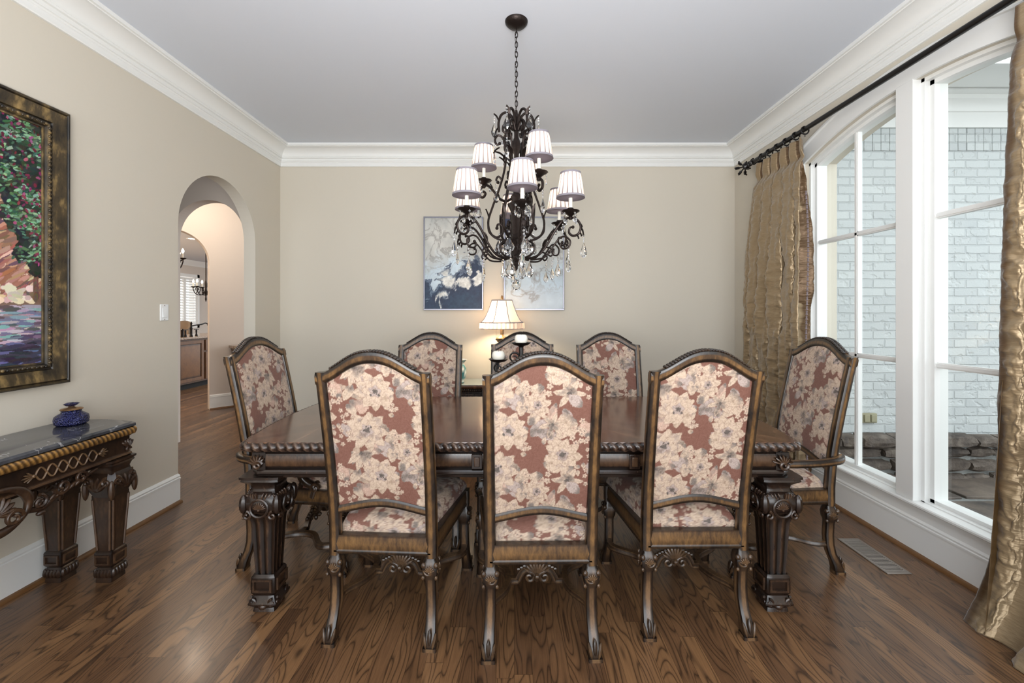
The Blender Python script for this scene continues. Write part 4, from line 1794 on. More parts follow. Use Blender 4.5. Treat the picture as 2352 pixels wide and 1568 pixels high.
tb = thing('dining_table', 'long dark carved dining table with gadrooned edge and square legs', 'table', (tcx, tcy, 0))
mb = MB()
o0 = outline(0.014)
mb.loft([[(p[0], p[1], TZ - 0.03) for p in o0], [(p[0], p[1], TZ - 0.004) for p in o0], [(p[0] * 0.999, p[1] * 0.998, TZ) for p in o0]])
obj('tabletop', mb, M['tabletop'], tb, smooth=30)
# gadrooned rope edge
P = [np.array([p[0], p[1], TZ - 0.021]) for p in outline(0.012)]
seg = [np.linalg.norm(P[(i + 1) % len(P)] - P[i]) for i in range(len(P))]
per = sum(seg)
NL = 190
NS = NL * 9
rings, wr = [], []
acc = np.concatenate([[0], np.cumsum(seg)])
PP = np.array(P + [P[0]])
NT_ = 16
Nm = []
for i in range(len(P)):
    d = P[(i + 1) % len(P)] - P[i - 1]
    d /= np.linalg.norm(d)
    Nm.append(np.array([d[1], -d[0], 0]))
Nm = np.array(Nm + [Nm[0]])
for i in range(NS):
    sdist = per * i / NS
    q = np.array([np.interp(sdist, acc, PP[:, kk]) for kk in range(3)])
    nn = np.array([np.interp(sdist, acc, Nm[:, kk]) for kk in range(3)])
    nn /= np.linalg.norm(nn)
    ring, w_ = [], []
    ph = 2 * PI * NL * i / NS
    for j in range(NT_):
        a = 2 * PI * j / NT_
        lob = math.sin(ph + 2.2 * a)
        rr = 0.0165 * (1 + 0.17 * lob)
        ring.append(q + nn * (rr * 1.05 * math.cos(a)) + np.array([0, 0, rr * 1.15 * math.sin(a)]))
        w_.append(0.5 + 0.5 * lob)
    rings.append(ring)
    wr.append(w_)
obj('gadroon_edge', MB().loft(rings, wr, loop=True, cap=False), M['rope_wood'], tb, smooth=179)


def swept_outline(prof, inset, bow=BOW):
    pts = [(p[0], p[1], 0.0) for p in outline(inset, bow=bow)]
    return MB().sweep(pts, prof, closed=True)


# frieze (outward is +u because the outline runs counter-clockwise)
ap = [(-0.02, 0.755, .2), (0.026, 0.755, .2), (0.020, 0.745, .3), (0.004, 0.740, .2), (0.002, 0.732, .2), (0.010, 0.728, .5), (0.014, 0.715, .9), (0.015, 0.695, 1.), (0.013, 0.675, .9), (0.006, 0.664, .3),
      (0.004, 0.660, .1), (0.016, 0.656, .3), (0.022, 0.648, .5), (0.022, 0.640, .3), (0.016, 0.634, .2), (0.014, 0.622, .3), (0.0, 0.618, .1), (-0.02, 0.618, .1)]
obj('apron', swept_outline(ap, 0.055), M['table_wood'], tb, smooth=30)
# square blocks and carved acanthus at the corners of the frieze
for sx in (-1, 1):
    for sy in (-1, 1):
        mb = MB()
        cx_, cy_ = sx * (thl - 0.070), sy * (thw - 0.070)
        mb.box((cx_, cy_, 0.696), (0.060, 0.060, 0.080), 0.2)
        for fa in ((0, sy), (sx, 0)):
            a = math.atan2(fa[1], fa[0]) + PI / 2
            Mx = Rz(a)
            b0 = np.array([cx_ + fa[0] * 0.030, cy_ + fa[1] * 0.030, 0.684])
            for kk in range(6):
                aa = -1.3 + kk * 0.42
                L = 0.052 - 0.003 * kk
                Q = Mx @ Ry(aa)
                o = Q @ np.array([0, -0.006, L * 0.5])
                mb.ell(b0 + o, (0.0065, 0.011, L * 0.5), Q, 6, 5, .8)
            scroll(mb, b0 + Mx @ np.array([0.0, -0.010, -0.004]), 0.022, Mx, 1.2, 0.0075, 0.3, 0.8, sx * sy)
        obj('corner_carving', mb, M['table_wood'], tb, smooth=50)
# small raised plaques on the long sides
for sy in (-1, 1):
    for px in (0.20, 0.52, -0.2, -0.52):
        mb = MB().box((px, sy * (thw - 0.038), 0.696), (0.05, 0.018, 0.068), .5).box((px, sy * (thw - 0.029), 0.696), (0.026, 0.01, 0.044), .9)
        obj('plaque', mb, M['table_wood'], tb, bevel=0.003)


def table_leg():
    mb = MB()
    # capital mouldings
    mb.column([(0, 0, z, w, w, .5) for z, w in ((0.632, 0.19), (0.622, 0.19), (0.618, 0.176), (0.610, 0.182), (0.604, 0.168), (0.598, 0.15), (0.592, 0.135), (0.584, 0.118), (0.568, 0.112), (0.556, 0.118), (0.55, 0.13))], lambda w, d: sqring(w, d))
    # swelling knee
    mb.column([(0, 0, z, w, w, .35) for z, w in ((0.556, 0.12), (0.545, 0.150), (0.530, 0.168), (0.505, 0.174), (0.480, 0.166), (0.46, 0.146), (0.447, 0.128))], lambda w, d: sqring(w, d, r=.3))
    # flared neck and fluted shaft
    mb.column([(0, 0, z, w, w, .8) for z, w in ((0.452, 0.150), (0.444, 0.140), (0.430, 0.122), (0.405, 0.110), (0.37, 0.106), (0.30, 0.100), (0.22, 0.092), (0.172, 0.088), (0.165, 0.088))], lambda w, d: sqring(w, d, 3, 0.006, 24))
    # block with sunk panels, plinth and scrolled toes
    mb.column([(0, 0, z, w, w, .6) for z, w in ((0.170, 0.100), (0.160, 0.112), (0.155, 0.114), (0.088, 0.116), (0.082, 0.108), (0.074, 0.100), (0.066, 0.104), (0.052, 0.122), (0.044, 0.136), (0.038, 0.136), (0.030, 0.11), (0.016, 0.096), (0.013, 0.098), (0.0, 0.104))], lambda w, d: sqring(w, d))
    for kf in range(4):
        Mx = Rz(kf * PI / 2)
        # raised frame round the sunk panel
        for lo, hi in (((-0.044, 0.144), (0.044, 0.152)), ((-0.044, 0.096), (0.044, 0.104)), ((-0.044, 0.104), (-0.034, 0.144)), ((0.034, 0.104), (0.044, 0.144))):
            s0 = len(mb.v)
            mb.box2((lo[0], -0.064, lo[1]), (hi[0], -0.056, hi[1]), .8)
            mb.xf(Matrix(Mx.tolist()).to_4x4(), s0)
        # shell medallion and volutes on the knee
        shell_fan(mb, Mx @ np.array([0, -0.080, 0.484]), 0.036, Mx, 9, .85, 2.6)
        ring = [Mx @ np.array([0.040 * math.cos(a), -0.086, 0.490 + 0.040 * math.sin(a)]) for a in np.linspace(0, 2 * PI, 20, endpoint=False)]
        mb.tube(ring, 0.006, 6, .6, closed=True, cap=False)
        for s in (-1, 1):
            scroll(mb, Mx @ np.array([s * 0.058, -0.080, 0.455]), 0.020, Mx, 1.1, 0.007, PI / 2, .7, s)
            scroll(mb, Mx @ np.array([s * 0.044, -0.060, 0.046]), 0.018, Mx, 1.0, 0.006, PI / 2, .6, s)
            for j in range(5):
                mb.ell(Mx @ np.array([s * (0.014 + 0.013 * j), -0.080 + 0.004 * j, 0.541 - 0.003 * j]), (0.006, 0.010, 0.018), Mx @ Ry(s * 0.3), 6, 4, .7)
        mb.ell(Mx @ np.array([0.075, -0.075, 0.505]), (0.020, 0.020, 0.044), Mx @ Rz(PI / 4), 8, 6, .45)
        mb.ell(Mx @ np.array([0.0, -0.058, 0.028]), (0.02, 0.012, 0.014), Mx, 8, 5, .6)
    return mb


lm = mesh_of('leg', table_leg())
for sx in (-1, 1):
    for sy in (-1, 1):
        obj('leg', lm, M['table_wood'], tb, loc=(sx * (thl - 0.085), sy * (thw - 0.100), 0))
# ------------------------------------------------------------------ the three pictures
def canvas_art(seed, deep):
    w, h = 200, 300
    n1 = fbm(w, h, 4, 6, seed, 6, .55)
    n2 = fbm(w, h, 6, 9, seed + 5, 6, .6)
    n3 = fbm(w, h, 24, 36, seed + 9, 4, .6)
    wx = ((fbm(w, h, 3, 4, seed + 2, 4) - .5) * 90).astype(int)
    wy = ((fbm(w, h, 3, 4, seed + 3, 4) - .5) * 90).astype(int)
    jj, ii = np.meshgrid(np.arange(h), np.arange(w), indexing='ij')
    sw = n2[np.clip(jj + wy, 0, h - 1), np.clip(ii + wx, 0, w - 1)]
    v = jj / (h - 1.0)
    u = ii / (w - 1.0)
    base = np.array([196, 196, 190.]) + (n1[..., None] - .5) * np.array([70, 66, 60.])
    cool = np.array([186, 202, 212.]) + (n1[..., None] - .5) * 60
    k = np.clip((v - .38) * 4 + (n1 - .5) * 2, 0, 1)[..., None]
    img = base * (1 - k) + cool * k
    # smoky grey-brown wisps
    wis = np.clip(1 - np.abs(sw - .5) * 16, 0, 1)[..., None] * np.clip(1.4 - np.abs(v - (.28 if deep else .5)) * 3.2, 0, 1)[..., None]
    img = img * (1 - .55 * wis) + np.array([118, 112, 108.]) * .55 * wis
    if deep:
        edge = .63 - .16 * np.exp(-((u - .95) / .3) ** 2) + .12 * np.exp(-((u - .12) / .16) ** 2) + (sw - .5) * .55
        d = v - edge
        m = np.clip(d * 18, 0, 1)[..., None]
        blue = np.array([40, 62, 122.]) * (1 - n2[..., None]) + np.array([66, 122, 170.]) * n2[..., None] + (n3[..., None] - .5) * 50
        blue = blue * .52
        img = img * (1 - m) + blue * m
        rim = np.clip(1 - np.abs(d) * 34, 0, 1)[..., None]
        img = img * (1 - .85 * rim) + np.array([24, 34, 62.]) * .85 * rim
        for cu, cv, r in ((.40, .68, .15), (.68, .72, .12), (.32, .84, .09), (.26, .95, .06), (.55, .80, .05), (.95, .68, .10)):
            dd = np.hypot((u - cu), (v - cv) * 1.5) + (sw - .5) * .35 - r
            b = np.clip(-dd * 22, 0, 1)[..., None]
            img = img * (1 - b) + (np.array([214, 214, 208.]) + (n3[..., None] - .5) * 80) * b
            rim = np.clip(1 - np.abs(dd) * 40, 0, 1)[..., None]
            img = img * (1 - .6 * rim) + np.array([36, 44, 66.]) * .6 * rim
    else:
        # dark navy cloud at the top left, pale below
        d = np.hypot((u - .10) * 1.1, (v - .12) * 1.0) + (sw - .5) * .5
        b = np.clip((.36 - d) * 9, 0, 1)[..., None]
        img = img * (1 - b) + (np.array([36, 46, 78.]) + (n3[..., None] - .5) * 50) * b
        p = np.clip((v - .62) * 4, 0, 1)[..., None]
        img = img * (1 - .35 * p) + np.array([222, 224, 226.]) * .35 * p
        for cu, cv, r in ((.24, .80, .07), (.46, .86, .05), (.55, .65, .05)):
            dd = np.hypot((u - cu), (v - cv) * 1.5) + (sw - .5) * .3 - r
            rim = np.clip(1 - np.abs(dd) * 26, 0, 1)[..., None]
            img = img * (1 - .5 * rim) + np.array([128, 118, 112.]) * .5 * rim
    return linarr(img)


def framed_canvas(label, x0, x1, z0, z1, art):
    y = YB
    t = thing('abstract_painting', label, 'painting', ((x0 + x1) / 2, y, (z0 + z1) / 2), 0, 'silver framed abstracts on the back wall')
    w, h = (x1 - x0) / 2, (z1 - z0) / 2
    fr = MB()
    fw, dp = 0.014, 0.042
    for lo, hi in (((-w, -h), (w, -h + fw)), ((-w, h - fw), (w, h)), ((-w, -h + fw), (-w + fw, h - fw)), ((w - fw, -h + fw), (w, h - fw))):
        fr.box2((lo[0], -dp, lo[1]), (hi[0], -0.001, hi[1]))
    obj('frame', fr, M['silver'], t, bevel=0.002)
    hh, ww = art.shape[:2]

    def f(u, v):
        return (2 * u - 1) * (w - fw + 0.002), np.full_like(u, -dp + 0.008), (2 * v - 1) * (h - fw + 0.002)

    def cf(u, v):
        return art[np.clip(((1 - v) * (hh - 1)).round().astype(int), 0, hh - 1), np.clip((u * (ww - 1)).round().astype(int), 0, ww - 1)]
    obj('canvas', gridmesh('canvas', f, ww, hh, cf), M['canvas'], t)


framed_canvas('left abstract canvas with deep blue swirls in a silver frame', -0.938, -0.320, 1.398, 2.365, canvas_art(40, True))
framed_canvas('right pale grey abstract canvas in a silver frame above the lamp', -0.108, 0.519, 1.398, 2.365, canvas_art(77, False))


def garden_art():
    """tree with red blossom over a sunlit wall and path, all in dabs"""
    w, h = 420, 460
    rs = np.random.RandomState(9)
    img = np.zeros((h, w, 3))
    v = np.linspace(0, 1, h)[:, None, None] * np.ones((1, w, 1))
    stops = [(0, (60, 66, 62)), (.2, (96, 82, 76)), (.35, (150, 112, 92)), (.55, (176, 124, 100)), (.68, (150, 100, 78)), (.74, (120, 92, 76)), (.80, (160, 140, 140)), (.88, (96, 86, 104)), (1, (44, 42, 62))]
    for i in range(3):
        img[..., i] = np.interp(v[..., 0], [s[0] for s in stops], [s[1][i] for s in stops])
    jj, ii = np.meshgrid(np.arange(h), np.arange(w), indexing='ij')

    def dab(x, y, a, L, W, c):
        x0, x1 = int(max(0, x - L - 2)), int(min(w, x + L + 3))
        y0, y1 = int(max(0, y - L - 2)), int(min(h, y + L + 3))
        if x1 <= x0 or y1 <= y0:
            return
        dx, dy = ii[y0:y1, x0:x1] - x, jj[y0:y1, x0:x1] - y
        uu = (dx * math.cos(a) + dy * math.sin(a)) / L
        vv = (-dx * math.sin(a) + dy * math.cos(a)) / W
        m = uu * uu + vv * vv < 1
        img[y0:y1, x0:x1][m] = np.array(c) + rs.uniform(-14, 14, 3)

    for k in range(1500):
        x, y = rs.uniform(0, w), rs.uniform(.22, .72) * h
        c = [(196, 150, 124), (160, 108, 88), (128, 92, 84), (222, 196, 170), (110, 86, 84), (178, 134, 120)][rs.randint(6)]
        dab(x, y, -0.6 + rs.uniform(-.2, .2), rs.uniform(8, 24), rs.uniform(2, 4.5), c)
    for k in range(60):
        dab(rs.uniform(.5, .95) * w, rs.uniform(.68, .74) * h, rs.uniform(-.4, .4), rs.uniform(4, 12), rs.uniform(3, 7), [(236, 216, 196), (214, 190, 170)][rs.randint(2)])
    for k in range(900):
        x, y = rs.uniform(0, w), rs.uniform(.76, 1.0) * h
        t = (y / h - .76) / .24
        c = [(176, 160, 176), (120, 116, 140), (140, 170, 180), (90, 80, 96), (200, 184, 190)][rs.randint(5)] if t < .6 else [(60, 58, 84), (44, 42, 64), (100, 110, 150), (70, 64, 76)][rs.randint(4)]
        dab(x, y, rs.uniform(-.12, .12), rs.uniform(8, 26), rs.uniform(1.6, 4), c)
    for k in range(40):
        dab(.972 * w + rs.uniform(-3, 3), (.6 + .13 * k / 40) * h, PI / 2, 8, 3, (112, 82, 68))
    for k in range(60):
        dab((k / 60) * w, (.395 + .02 * math.sin(k * .2) + .03 * k / 60) * h, .1, 10, 2.4, (62, 46, 42))
    # foliage: dark mass hanging from the upper right, then mid and pale leaf dabs, then blossom
    def infol():
        while True:
            x, y = 1 - .62 * rs.uniform(0, 1) ** 1.4, rs.uniform(0, .62)
            edge = .60 + .42 * y ** .55 + .022 * math.sin(y * 42) + (.10 if y > .56 else 0)
            if x > min(edge, .955):
                return x * w, y * h
    for k in range(2200):
        x, y = infol()
        dab(x, y, rs.uniform(0, PI), rs.uniform(5, 12), rs.uniform(3, 7), [(26, 38, 34), (18, 28, 26), (36, 50, 42), (44, 40, 40)][rs.randint(4)])
    cl = [infol() for _ in range(46)]
    for k in range(900):
        x, y = cl[rs.randint(46)]
        x, y = x + rs.normal(0, 11), y + rs.normal(0, 8)
        dab(x, y, rs.uniform(-.9, .5), rs.uniform(3, 7), rs.uniform(1.2, 2.6), [(58, 92, 66), (74, 112, 82), (44, 70, 54), (104, 142, 110), (140, 176, 148)][rs.randint(5)])
    for k in range(150):
        x, y = infol()
        dab(x, y, rs.uniform(0, PI), rs.uniform(2, 5), rs.uniform(1.5, 3), [(126, 40, 78), (104, 28, 56), (160, 84, 118), (84, 22, 42)][rs.randint(4)])
    return linarr(img)


ga = garden_art()
PA0, PA1, PZ0, PZ1 = 1.08, 2.36, 1.0, 2.449
t = thing('landscape_painting', 'large gilt framed garden landscape on the left wall above the console', 'painting', (XL, (PA0 + PA1) / 2, (PZ0 + PZ1) / 2))
hw_, hh_ = (PA1 - PA0) / 2, (PZ1 - PZ0) / 2
prof = [(0.0, 0.001), (0.0, 0.034), (0.006, 0.040), (0.014, 0.040), (0.018, 0.034), (0.024, 0.040), (0.080, 0.026), (0.084, 0.018), (0.092, 0.018), (0.092, 0.026), (0.100, 0.030), (0.108, 0.026), (0.112, 0.016), (0.120, 0.014), (0.122, 0.006)]
wv = [.1, .1, .3, .4, .1, .8, .8, .1, .1, .5, .8, .5, .2, .9, .5]
mb = MB()
cs = [(-hw_, -hh_), (hw_, -hh_), (hw_, hh_), (-hw_, hh_)]
rings = []
for (cx_, cz_) in cs:
    rings.append([(q[1], cx_ - math.copysign(q[0], cx_), cz_ - math.copysign(q[0], cz_)) for q in prof])
mb.loft(rings, [wv] * 4, closed=False, loop=True)
obj('frame', mb, M['frame_gilt'], t, smooth=30)
mb = MB()
for a, b in zip(cs, cs[1:] + cs[:1]):
    L = math.hypot(b[0] - a[0], b[1] - a[1])
    n = int(L / 0.021)
    for i in range(n):
        tt = (i + .5) / n
        px = a[0] + (b[0] - a[0]) * tt
        pz = a[1] + (b[1] - a[1]) * tt
        if abs(px) > hw_ - .1 - 1e-6 and abs(pz) > hh_ - .1 - 1e-6 and 0:
            continue
        if abs(abs(px) - hw_) < 1e-6:
            px -= math.copysign(.100, px)
            if abs(pz) > hh_ - .1:
                continue
        else:
            pz -= math.copysign(.100, pz)
            if abs(px) > hw_ - .1:
                continue
        mb.ell((0.030, px, pz), (0.006, 0.008, 0.008), Rx((i % 2) * 1.5 - .7), 6, 4, .4 + .5 * (i % 2))
obj('ornament', mb, M['frame_gilt'], t, smooth=60)


def f(u, v):
    return np.full_like(u, 0.008), (2 * u - 1) * (hw_ - .118), (2 * v - 1) * (hh_ - .118)


def cf(u, v):
    return ga[((1 - v) * (ga.shape[0] - 1)).round().astype(int), (u * (ga.shape[1] - 1)).round().astype(int)]


obj('canvas', gridmesh('canvas', f, 420, 460, cf), M['oil'], t)

# ------------------------------------------------------------------ console under it
KZ = 0.795
KY0, KY1 = 1.06, 2.36
kc = (KY0 + KY1) / 2
con = thing('console_table', 'carved wooden console with a grey marble top against the left wall', 'table', (-2.222, kc, 0))
# local: x outwards from the wall (+x into the room), y along the wall
KH = (KY1 - KY0) / 2


def con_out(ins):
    """open outline from the wall round the front back to the wall (local x, y)"""
    xf, yb = 0.195 - ins, KH - 0.015 - ins
    P = [(-0.195, yb - 0.06), (-0.14, yb + 0.015), (-0.04, yb + 0.042), (0.06, yb + 0.030), (xf - 0.015, yb), (xf, yb - 0.012)]
    P = [tuple(p) for p in crom([p + (0,) for p in P[:5]], 4)] + [(xf, yb - 0.012, 0)]
    pts = [(p[0], p[1]) for p in P]
    n = 18
    for i in range(1, n):
        y = (yb - 0.012) * (1 - 2 * i / n)
        pts.append((xf, y))
    pts += [(p[0], -p[1]) for p in reversed(P)]
    return [(max(p[0], -0.20), p[1]) for p in pts]


mb = MB()
o1 = con_out(0.0)
o1i = con_out(0.012)
mb.loft([[(p[0], p[1], KZ - 0.026) for p in o1i], [(p[0], p[1], KZ - 0.020) for p in o1], [(p[0], p[1], KZ - 0.008) for p in o1], [(p[0], p[1], KZ) for p in o1i]])
obj('marble_top', mb, M['marble'], con, smooth=30)


def con_sweep(prof, ins):
    return MB().sweep([(p[0], p[1], 0) for p in reversed(con_out(ins))], prof)


# gilt gadroon moulding below the marble
P = [np.array([p[0], p[1], KZ - 0.044]) for p in reversed(con_out(0.004))]
seg = np.concatenate([[0], np.cumsum([np.linalg.norm(P[i + 1] - P[i]) for i in range(len(P) - 1)])])
PP = np.array(P)
per = seg[-1]
NLb = 92
rings, wr = [], []
for i in range(NLb * 8 + 1):
    sd = per * i / (NLb * 8)
    q = np.array([np.interp(sd, seg, PP[:, kk]) for kk in range(3)])
    q2 = np.array([np.interp(min(sd + .004, per), seg, PP[:, kk]) for kk in range(3)])
    q1 = np.array([np.interp(max(sd - .004, 0), seg, PP[:, kk]) for kk in range(3)])
    d = (q2 - q1) / np.linalg.norm(q2 - q1)
    nn = np.array([d[1], -d[0], 0])
    ring, w_ = [], []
    for j in range(12):
        a = 2 * PI * j / 12
        lob = math.sin(2 * PI * i / 8 + 2.6 * math.sin(a))
        ring.append(q + nn * (0.011 * (1 + .20 * lob) * math.cos(a)) + np.array([0, 0, 0.019 * math.sin(a)]))
        w_.append(.55 + .45 * lob)
    rings.append(ring)
    wr.append(w_)
obj('gadroon_edge', MB().loft(rings, wr), M['console_gilt'], con, smooth=179)
ap = [(-0.02, KZ - 0.060, .2), (0.012, KZ - 0.060, .3), (0.006, KZ - 0.068, .3), (0.000, KZ - 0.072, .2), (0.0, KZ - 0.150, .5), (0.008, KZ - 0.156, .9), (0.010, KZ - 0.164, .9), (0.002, KZ - 0.170, .3), (-0.004, KZ - 0.180, .3), (-0.02, KZ - 0.180, .2)]
obj('apron', con_sweep(ap, 0.018), M['console_wood'], con, smooth=30)
# interlaced ring chains on the frieze, front
xf = 0.195 - 0.018
zf = KZ - 0.112
for s in (-1, 1):
    n = 6
    ch = MB()
    for strand in (0, 1):
        Pt = []
        for i in range(n * 16 + 1):
            tt = i / 16
            y = s * (0.145 + 0.046 * tt)
            a = PI * tt + strand * PI
            Pt.append((xf + 0.004 + 0.002 * math.cos(a + PI / 2), y, zf + 0.026 * math.sin(a)))
        ch.tube(Pt, 0.0042, 6, .95)
    for yy, dr in ((0.135, -1), (0.145 + 0.046 * n + 0.01, 1)):
        for k in range(5):
            a = (k - 2) * .38
            Q = Rx(s * dr * a * 1.0)
            L = 0.034 - 0.005 * abs(k - 2)
            o = Q @ np.array([0, s * dr * L * .7, 0])
            ch.ell((xf + 0.006, s * yy + o[1], zf + o[2]), (0.006, L * .7, 0.0045), Q, 6, 5, .8)
        ch.ell((xf + 0.008, s * yy, zf), (0.008, 0.008, 0.008), None, 8, 5, .9)
    obj('ring_chain', ch, M['carved'], con, smooth=60)
# carved cartouche and swags hanging from the apron
cv = MB()
B = Rz(PI / 2)      # local -y of the ornament faces +x
zc = KZ - 0.20
ring = [(xf + 0.010, 0.115 * math.cos(a), zc - 0.01 + 0.085 * math.sin(a)) for a in np.linspace(0, 2 * PI, 40, endpoint=False)]
cv.tube(ring, [0.015 + 0.004 * math.sin(3 * a) for a in np.linspace(0, 2 * PI, 40)], 8, .75, closed=True, cap=False)
for k in range(11):
    a = -1.9 + 3.8 * k / 10
    Q = Rx(-a)
    L = 0.062
    o = Q @ np.array([0, 0, L * .6])
    cv.ell((xf + 0.010, o[1], zc - 0.02 + o[2]), (0.012, 0.010, L * .55), Q, 6, 6, .8)
for s in (-1, 1):
    scroll(cv, (xf + 0.016, s * 0.055, zc - 0.052), 0.034, B, 1.3, 0.010, 0, .8, s)
    scroll(cv, (xf + 0.012, s * 0.155, zc - 0.028), 0.030, B, 1.25, 0.009, PI / 2, .75, -s)
    scroll(cv, (xf + 0.010, s * 0.25, zc + 0.0), 0.034, B, 1.2, 0.010, PI, .75, s)
    scroll(cv, (xf + 0.010, s * 0.335, zc + 0.008), 0.028, B, 1.2, 0.008, 0, .75, s)
    cv.tube(crom([(xf, s * 0.12, zc - 0.05, ), (xf + .004, s * 0.17, zc - 0.060), (xf + .004, s * 0.22, zc - 0.035), (xf + .004, s * 0.29, zc - 0.018), (xf + .002, s * 0.36, zc + 0.002), (xf - .002, s * 0.425, zc + 0.016)], 6), [0.013] * 12 + [0.011] * 10 + [0.007] * 9, 8, .7)
    for i in range(8):
        cv.ell((xf + 0.012, s * (0.15 + 0.028 * i), zc - 0.040 + 0.0052 * i), (0.008, 0.018, 0.007), Rx(s * .7), 6, 4, .8)
    cv.ell((xf + 0.012, s * 0.16, zc - 0.078), (0.012, 0.020, 0.010), None, 8, 5, .7)
obj('cartouche', cv, M['console_wood'], con, smooth=60)


def con_leg():
    mb = MB()
    sq = lambda w, d: sqring(w, d)
    mb.column([(0, 0, z, w, w, .6) for z, w in ((0.625, 0.152), (0.615, 0.152), (0.608, 0.138), (0.600, 0.142), (0.590, 0.124), (0.572, 0.112), (0.555, 0.118))], sq)
    mb.column([(0, 0, z, w, w, .35) for z, w in ((0.562, 0.116), (0.548, 0.136), (0.525, 0.152), (0.500, 0.152), (0.470, 0.134), (0.445, 0.112), (0.43, 0.104))], lambda w, d: sqring(w, d, r=.35))
    mb.column([(0, 0, z, w, w, .7) for z, w in ((0.445, 0.108), (0.40, 0.106), (0.16, 0.078), (0.155, 0.078))], sq)
    mb.column([(0, 0, z, w, w, .5) for z, w in ((0.16, 0.080), (0.152, 0.092), (0.146, 0.094), (0.088, 0.092), (0.082, 0.086), (0.074, 0.074), (0.060, 0.090), (0.040, 0.096), (0.022, 0.082), (0.016, 0.084), (0.0, 0.086))], sq)
    for k in range(4):
        Mx = Rz(k * PI / 2)
        for lo, hi in (((-0.036, 0.134), (0.036, 0.141)), ((-0.036, 0.094), (0.036, 0.101)), ((-0.036, 0.101), (-0.028, 0.134)), ((0.028, 0.101), (0.036, 0.134))):
            s0 = len(mb.v)
            mb.box2((lo[0], -0.052, lo[1]), (hi[0], -0.044, hi[1]), .8)
            mb.xf(Matrix(Mx.tolist()).to_4x4(), s0)
        # raised edge strips down the tapering panel
        for s in (-1, 1):
            P = [Mx @ np.array([s * (0.044), -0.0535, 0.425]), Mx @ np.array([s * 0.031, -0.040, 0.165])]
            mb.tube(P, 0.0055, 6, .9)
        for kk in range(5):
            a = (kk - 2) * .45
            Q = Mx @ Ry(a)
            o = Mx @ np.array([0.0, -0.072, 0.474]) + Q @ np.array([0, 0, 0.034])
            mb.ell(o, (0.009, 0.016, 0.036), Q, 6, 5, .7)
            o = Mx @ np.array([(kk - 2) * .017, -0.046, 0.048])
            mb.ell(o, (0.009, 0.010, 0.020), Mx, 6, 5, .5)
        for s in (-1, 1):
            scroll(mb, Mx @ np.array([s * 0.046, -0.074, 0.522]), 0.022, Mx, 1.2, 0.008, PI / 2, .7, s)
        mb.ell(Mx @ np.array([0.066, -0.066, 0.478]), (0.014, 0.014, 0.05), Mx @ Rz(PI / 4), 8, 6, .8)
    return mb


clm = mesh_of('leg', con_leg(), 30)
for sx, xx in ((1, 0.128), (-1, -0.130)):
    for s in (-1, 1):
        obj('leg', clm, M['console_wood'], con, loc=(xx, s * (KH - 0.10), 0))
# corner blocks with leaf carving above the front legs
for s in (-1, 1):
    mb = MB()
    yy = s * (KH - 0.06)
    for k in range(5):
        Q = Rx((k - 2) * .4)
        o = Q @ np.array([0, 0, .022])
        mb.ell((xf + 0.004, yy + o[1], zf - .016 + o[2]), (0.009, 0.008, 0.024), Q, 6, 5, .6)
    scroll(mb, (xf + 0.006, yy, zf - 0.026), 0.016, B, 1.2, 0.006, 0, .7, s)
    obj('corner_carving', mb, M['console_wood'], con, smooth=60)

# lidded hobnail jar
vz = at(160, 975, 2.265)
jar = thing('lidded_jar', 'dark blue hobnail glass jar with a lid on the marble console', 'jar', (-2.30, 2.262, KZ))
jar.scale = (0.70, 0.70, 0.82)
obj('body', MB().lathe([(0.002, 0), (0.078, 0.0), (0.094, 0.012), (0.098, 0.034), (0.094, 0.056), (0.074, 0.070), (0.058, 0.078), (0.056, 0.088), (0.060, 0.094)], n=40), M['hobnail'], jar)
obj('lid', MB().lathe([(0.001, 0.0945), (0.062, 0.0945), (0.066, 0.098), (0.060, 0.104), (0.022, 0.110), (0.014, 0.118)], n=32), M['brass'], jar)
obj('finial', MB().lathe([(0.012, 0.116), (0.026, 0.121), (0.042, 0.132), (0.030, 0.138), (0.002, 0.133)], n=24, lobes=6, amp=.14), M['hobnail'], jar)

# ------------------------------------------------------------------ curtains, rod and rings
RX, RZ = 2.205, 2.765
rod = thing('curtain_rod', 'long black curtain rod with leaf finial above the window', 'curtain rod', (RX, 4.06, RZ))
obj('pole', MB().tube([(0, 0.0, 0), (0, -2.9, 0)], 0.0185, 16), M['black'], rod)
fi = MB().lathe([(0.012, 0), (0.024, 0.006), (0.026, 0.02), (0.014, 0.03), (0.010, 0.05), (0.03, 0.062), (0.034, 0.085), (0.02, 0.108), (0.008, 0.115)], (0, 0, 0), 16, axis=Rx(-PI / 2))
for k in range(6):
    a = k * PI / 3
    P = [(0.012 * math.cos(a), 0.10, 0.012 * math.sin(a)), (0.04 * math.cos(a), 0.135, 0.04 * math.sin(a)), (0.062 * math.cos(a), 0.15, 0.062 * math.sin(a)), (0.075 * math.cos(a), 0.137, 0.075 * math.sin(a))]
    fi.tube(crom(P, 4), [0.006] * 4 + [0.013] * 5 + [0.007] * 4, 6)
obj('finial', fi, M['black'], rod)
for yy in (-0.05,):
    br = MB().lathe([(0.03, 0), (0.03, 0.008), (0.012, 0.014), (0.012, XR - RX - 0.02)], (XR - RX, yy, 0), 14, axis=Ry(-PI / 2))
    br.tube([(0.0 + 0.026 * math.cos(a), yy, 0.026 * math.sin(a)) for a in np.linspace(PI * .5, PI * 2.2, 16)], 0.006, 6)
    obj('bracket', br, M['black'], rod)


def ring_mesh():
    return mesh_of('curtain_ring', MB().tube([(0.029 * math.cos(a), 0, 0.029 * math.sin(a) - 0.009) for a in np.linspace(0, 2 * PI, 20, endpoint=False)], 0.0055, 8, closed=True, cap=False).tube([(0, 0, -0.042), (0, 0, -0.058)], 0.003, 6))


RM = ring_mesh()


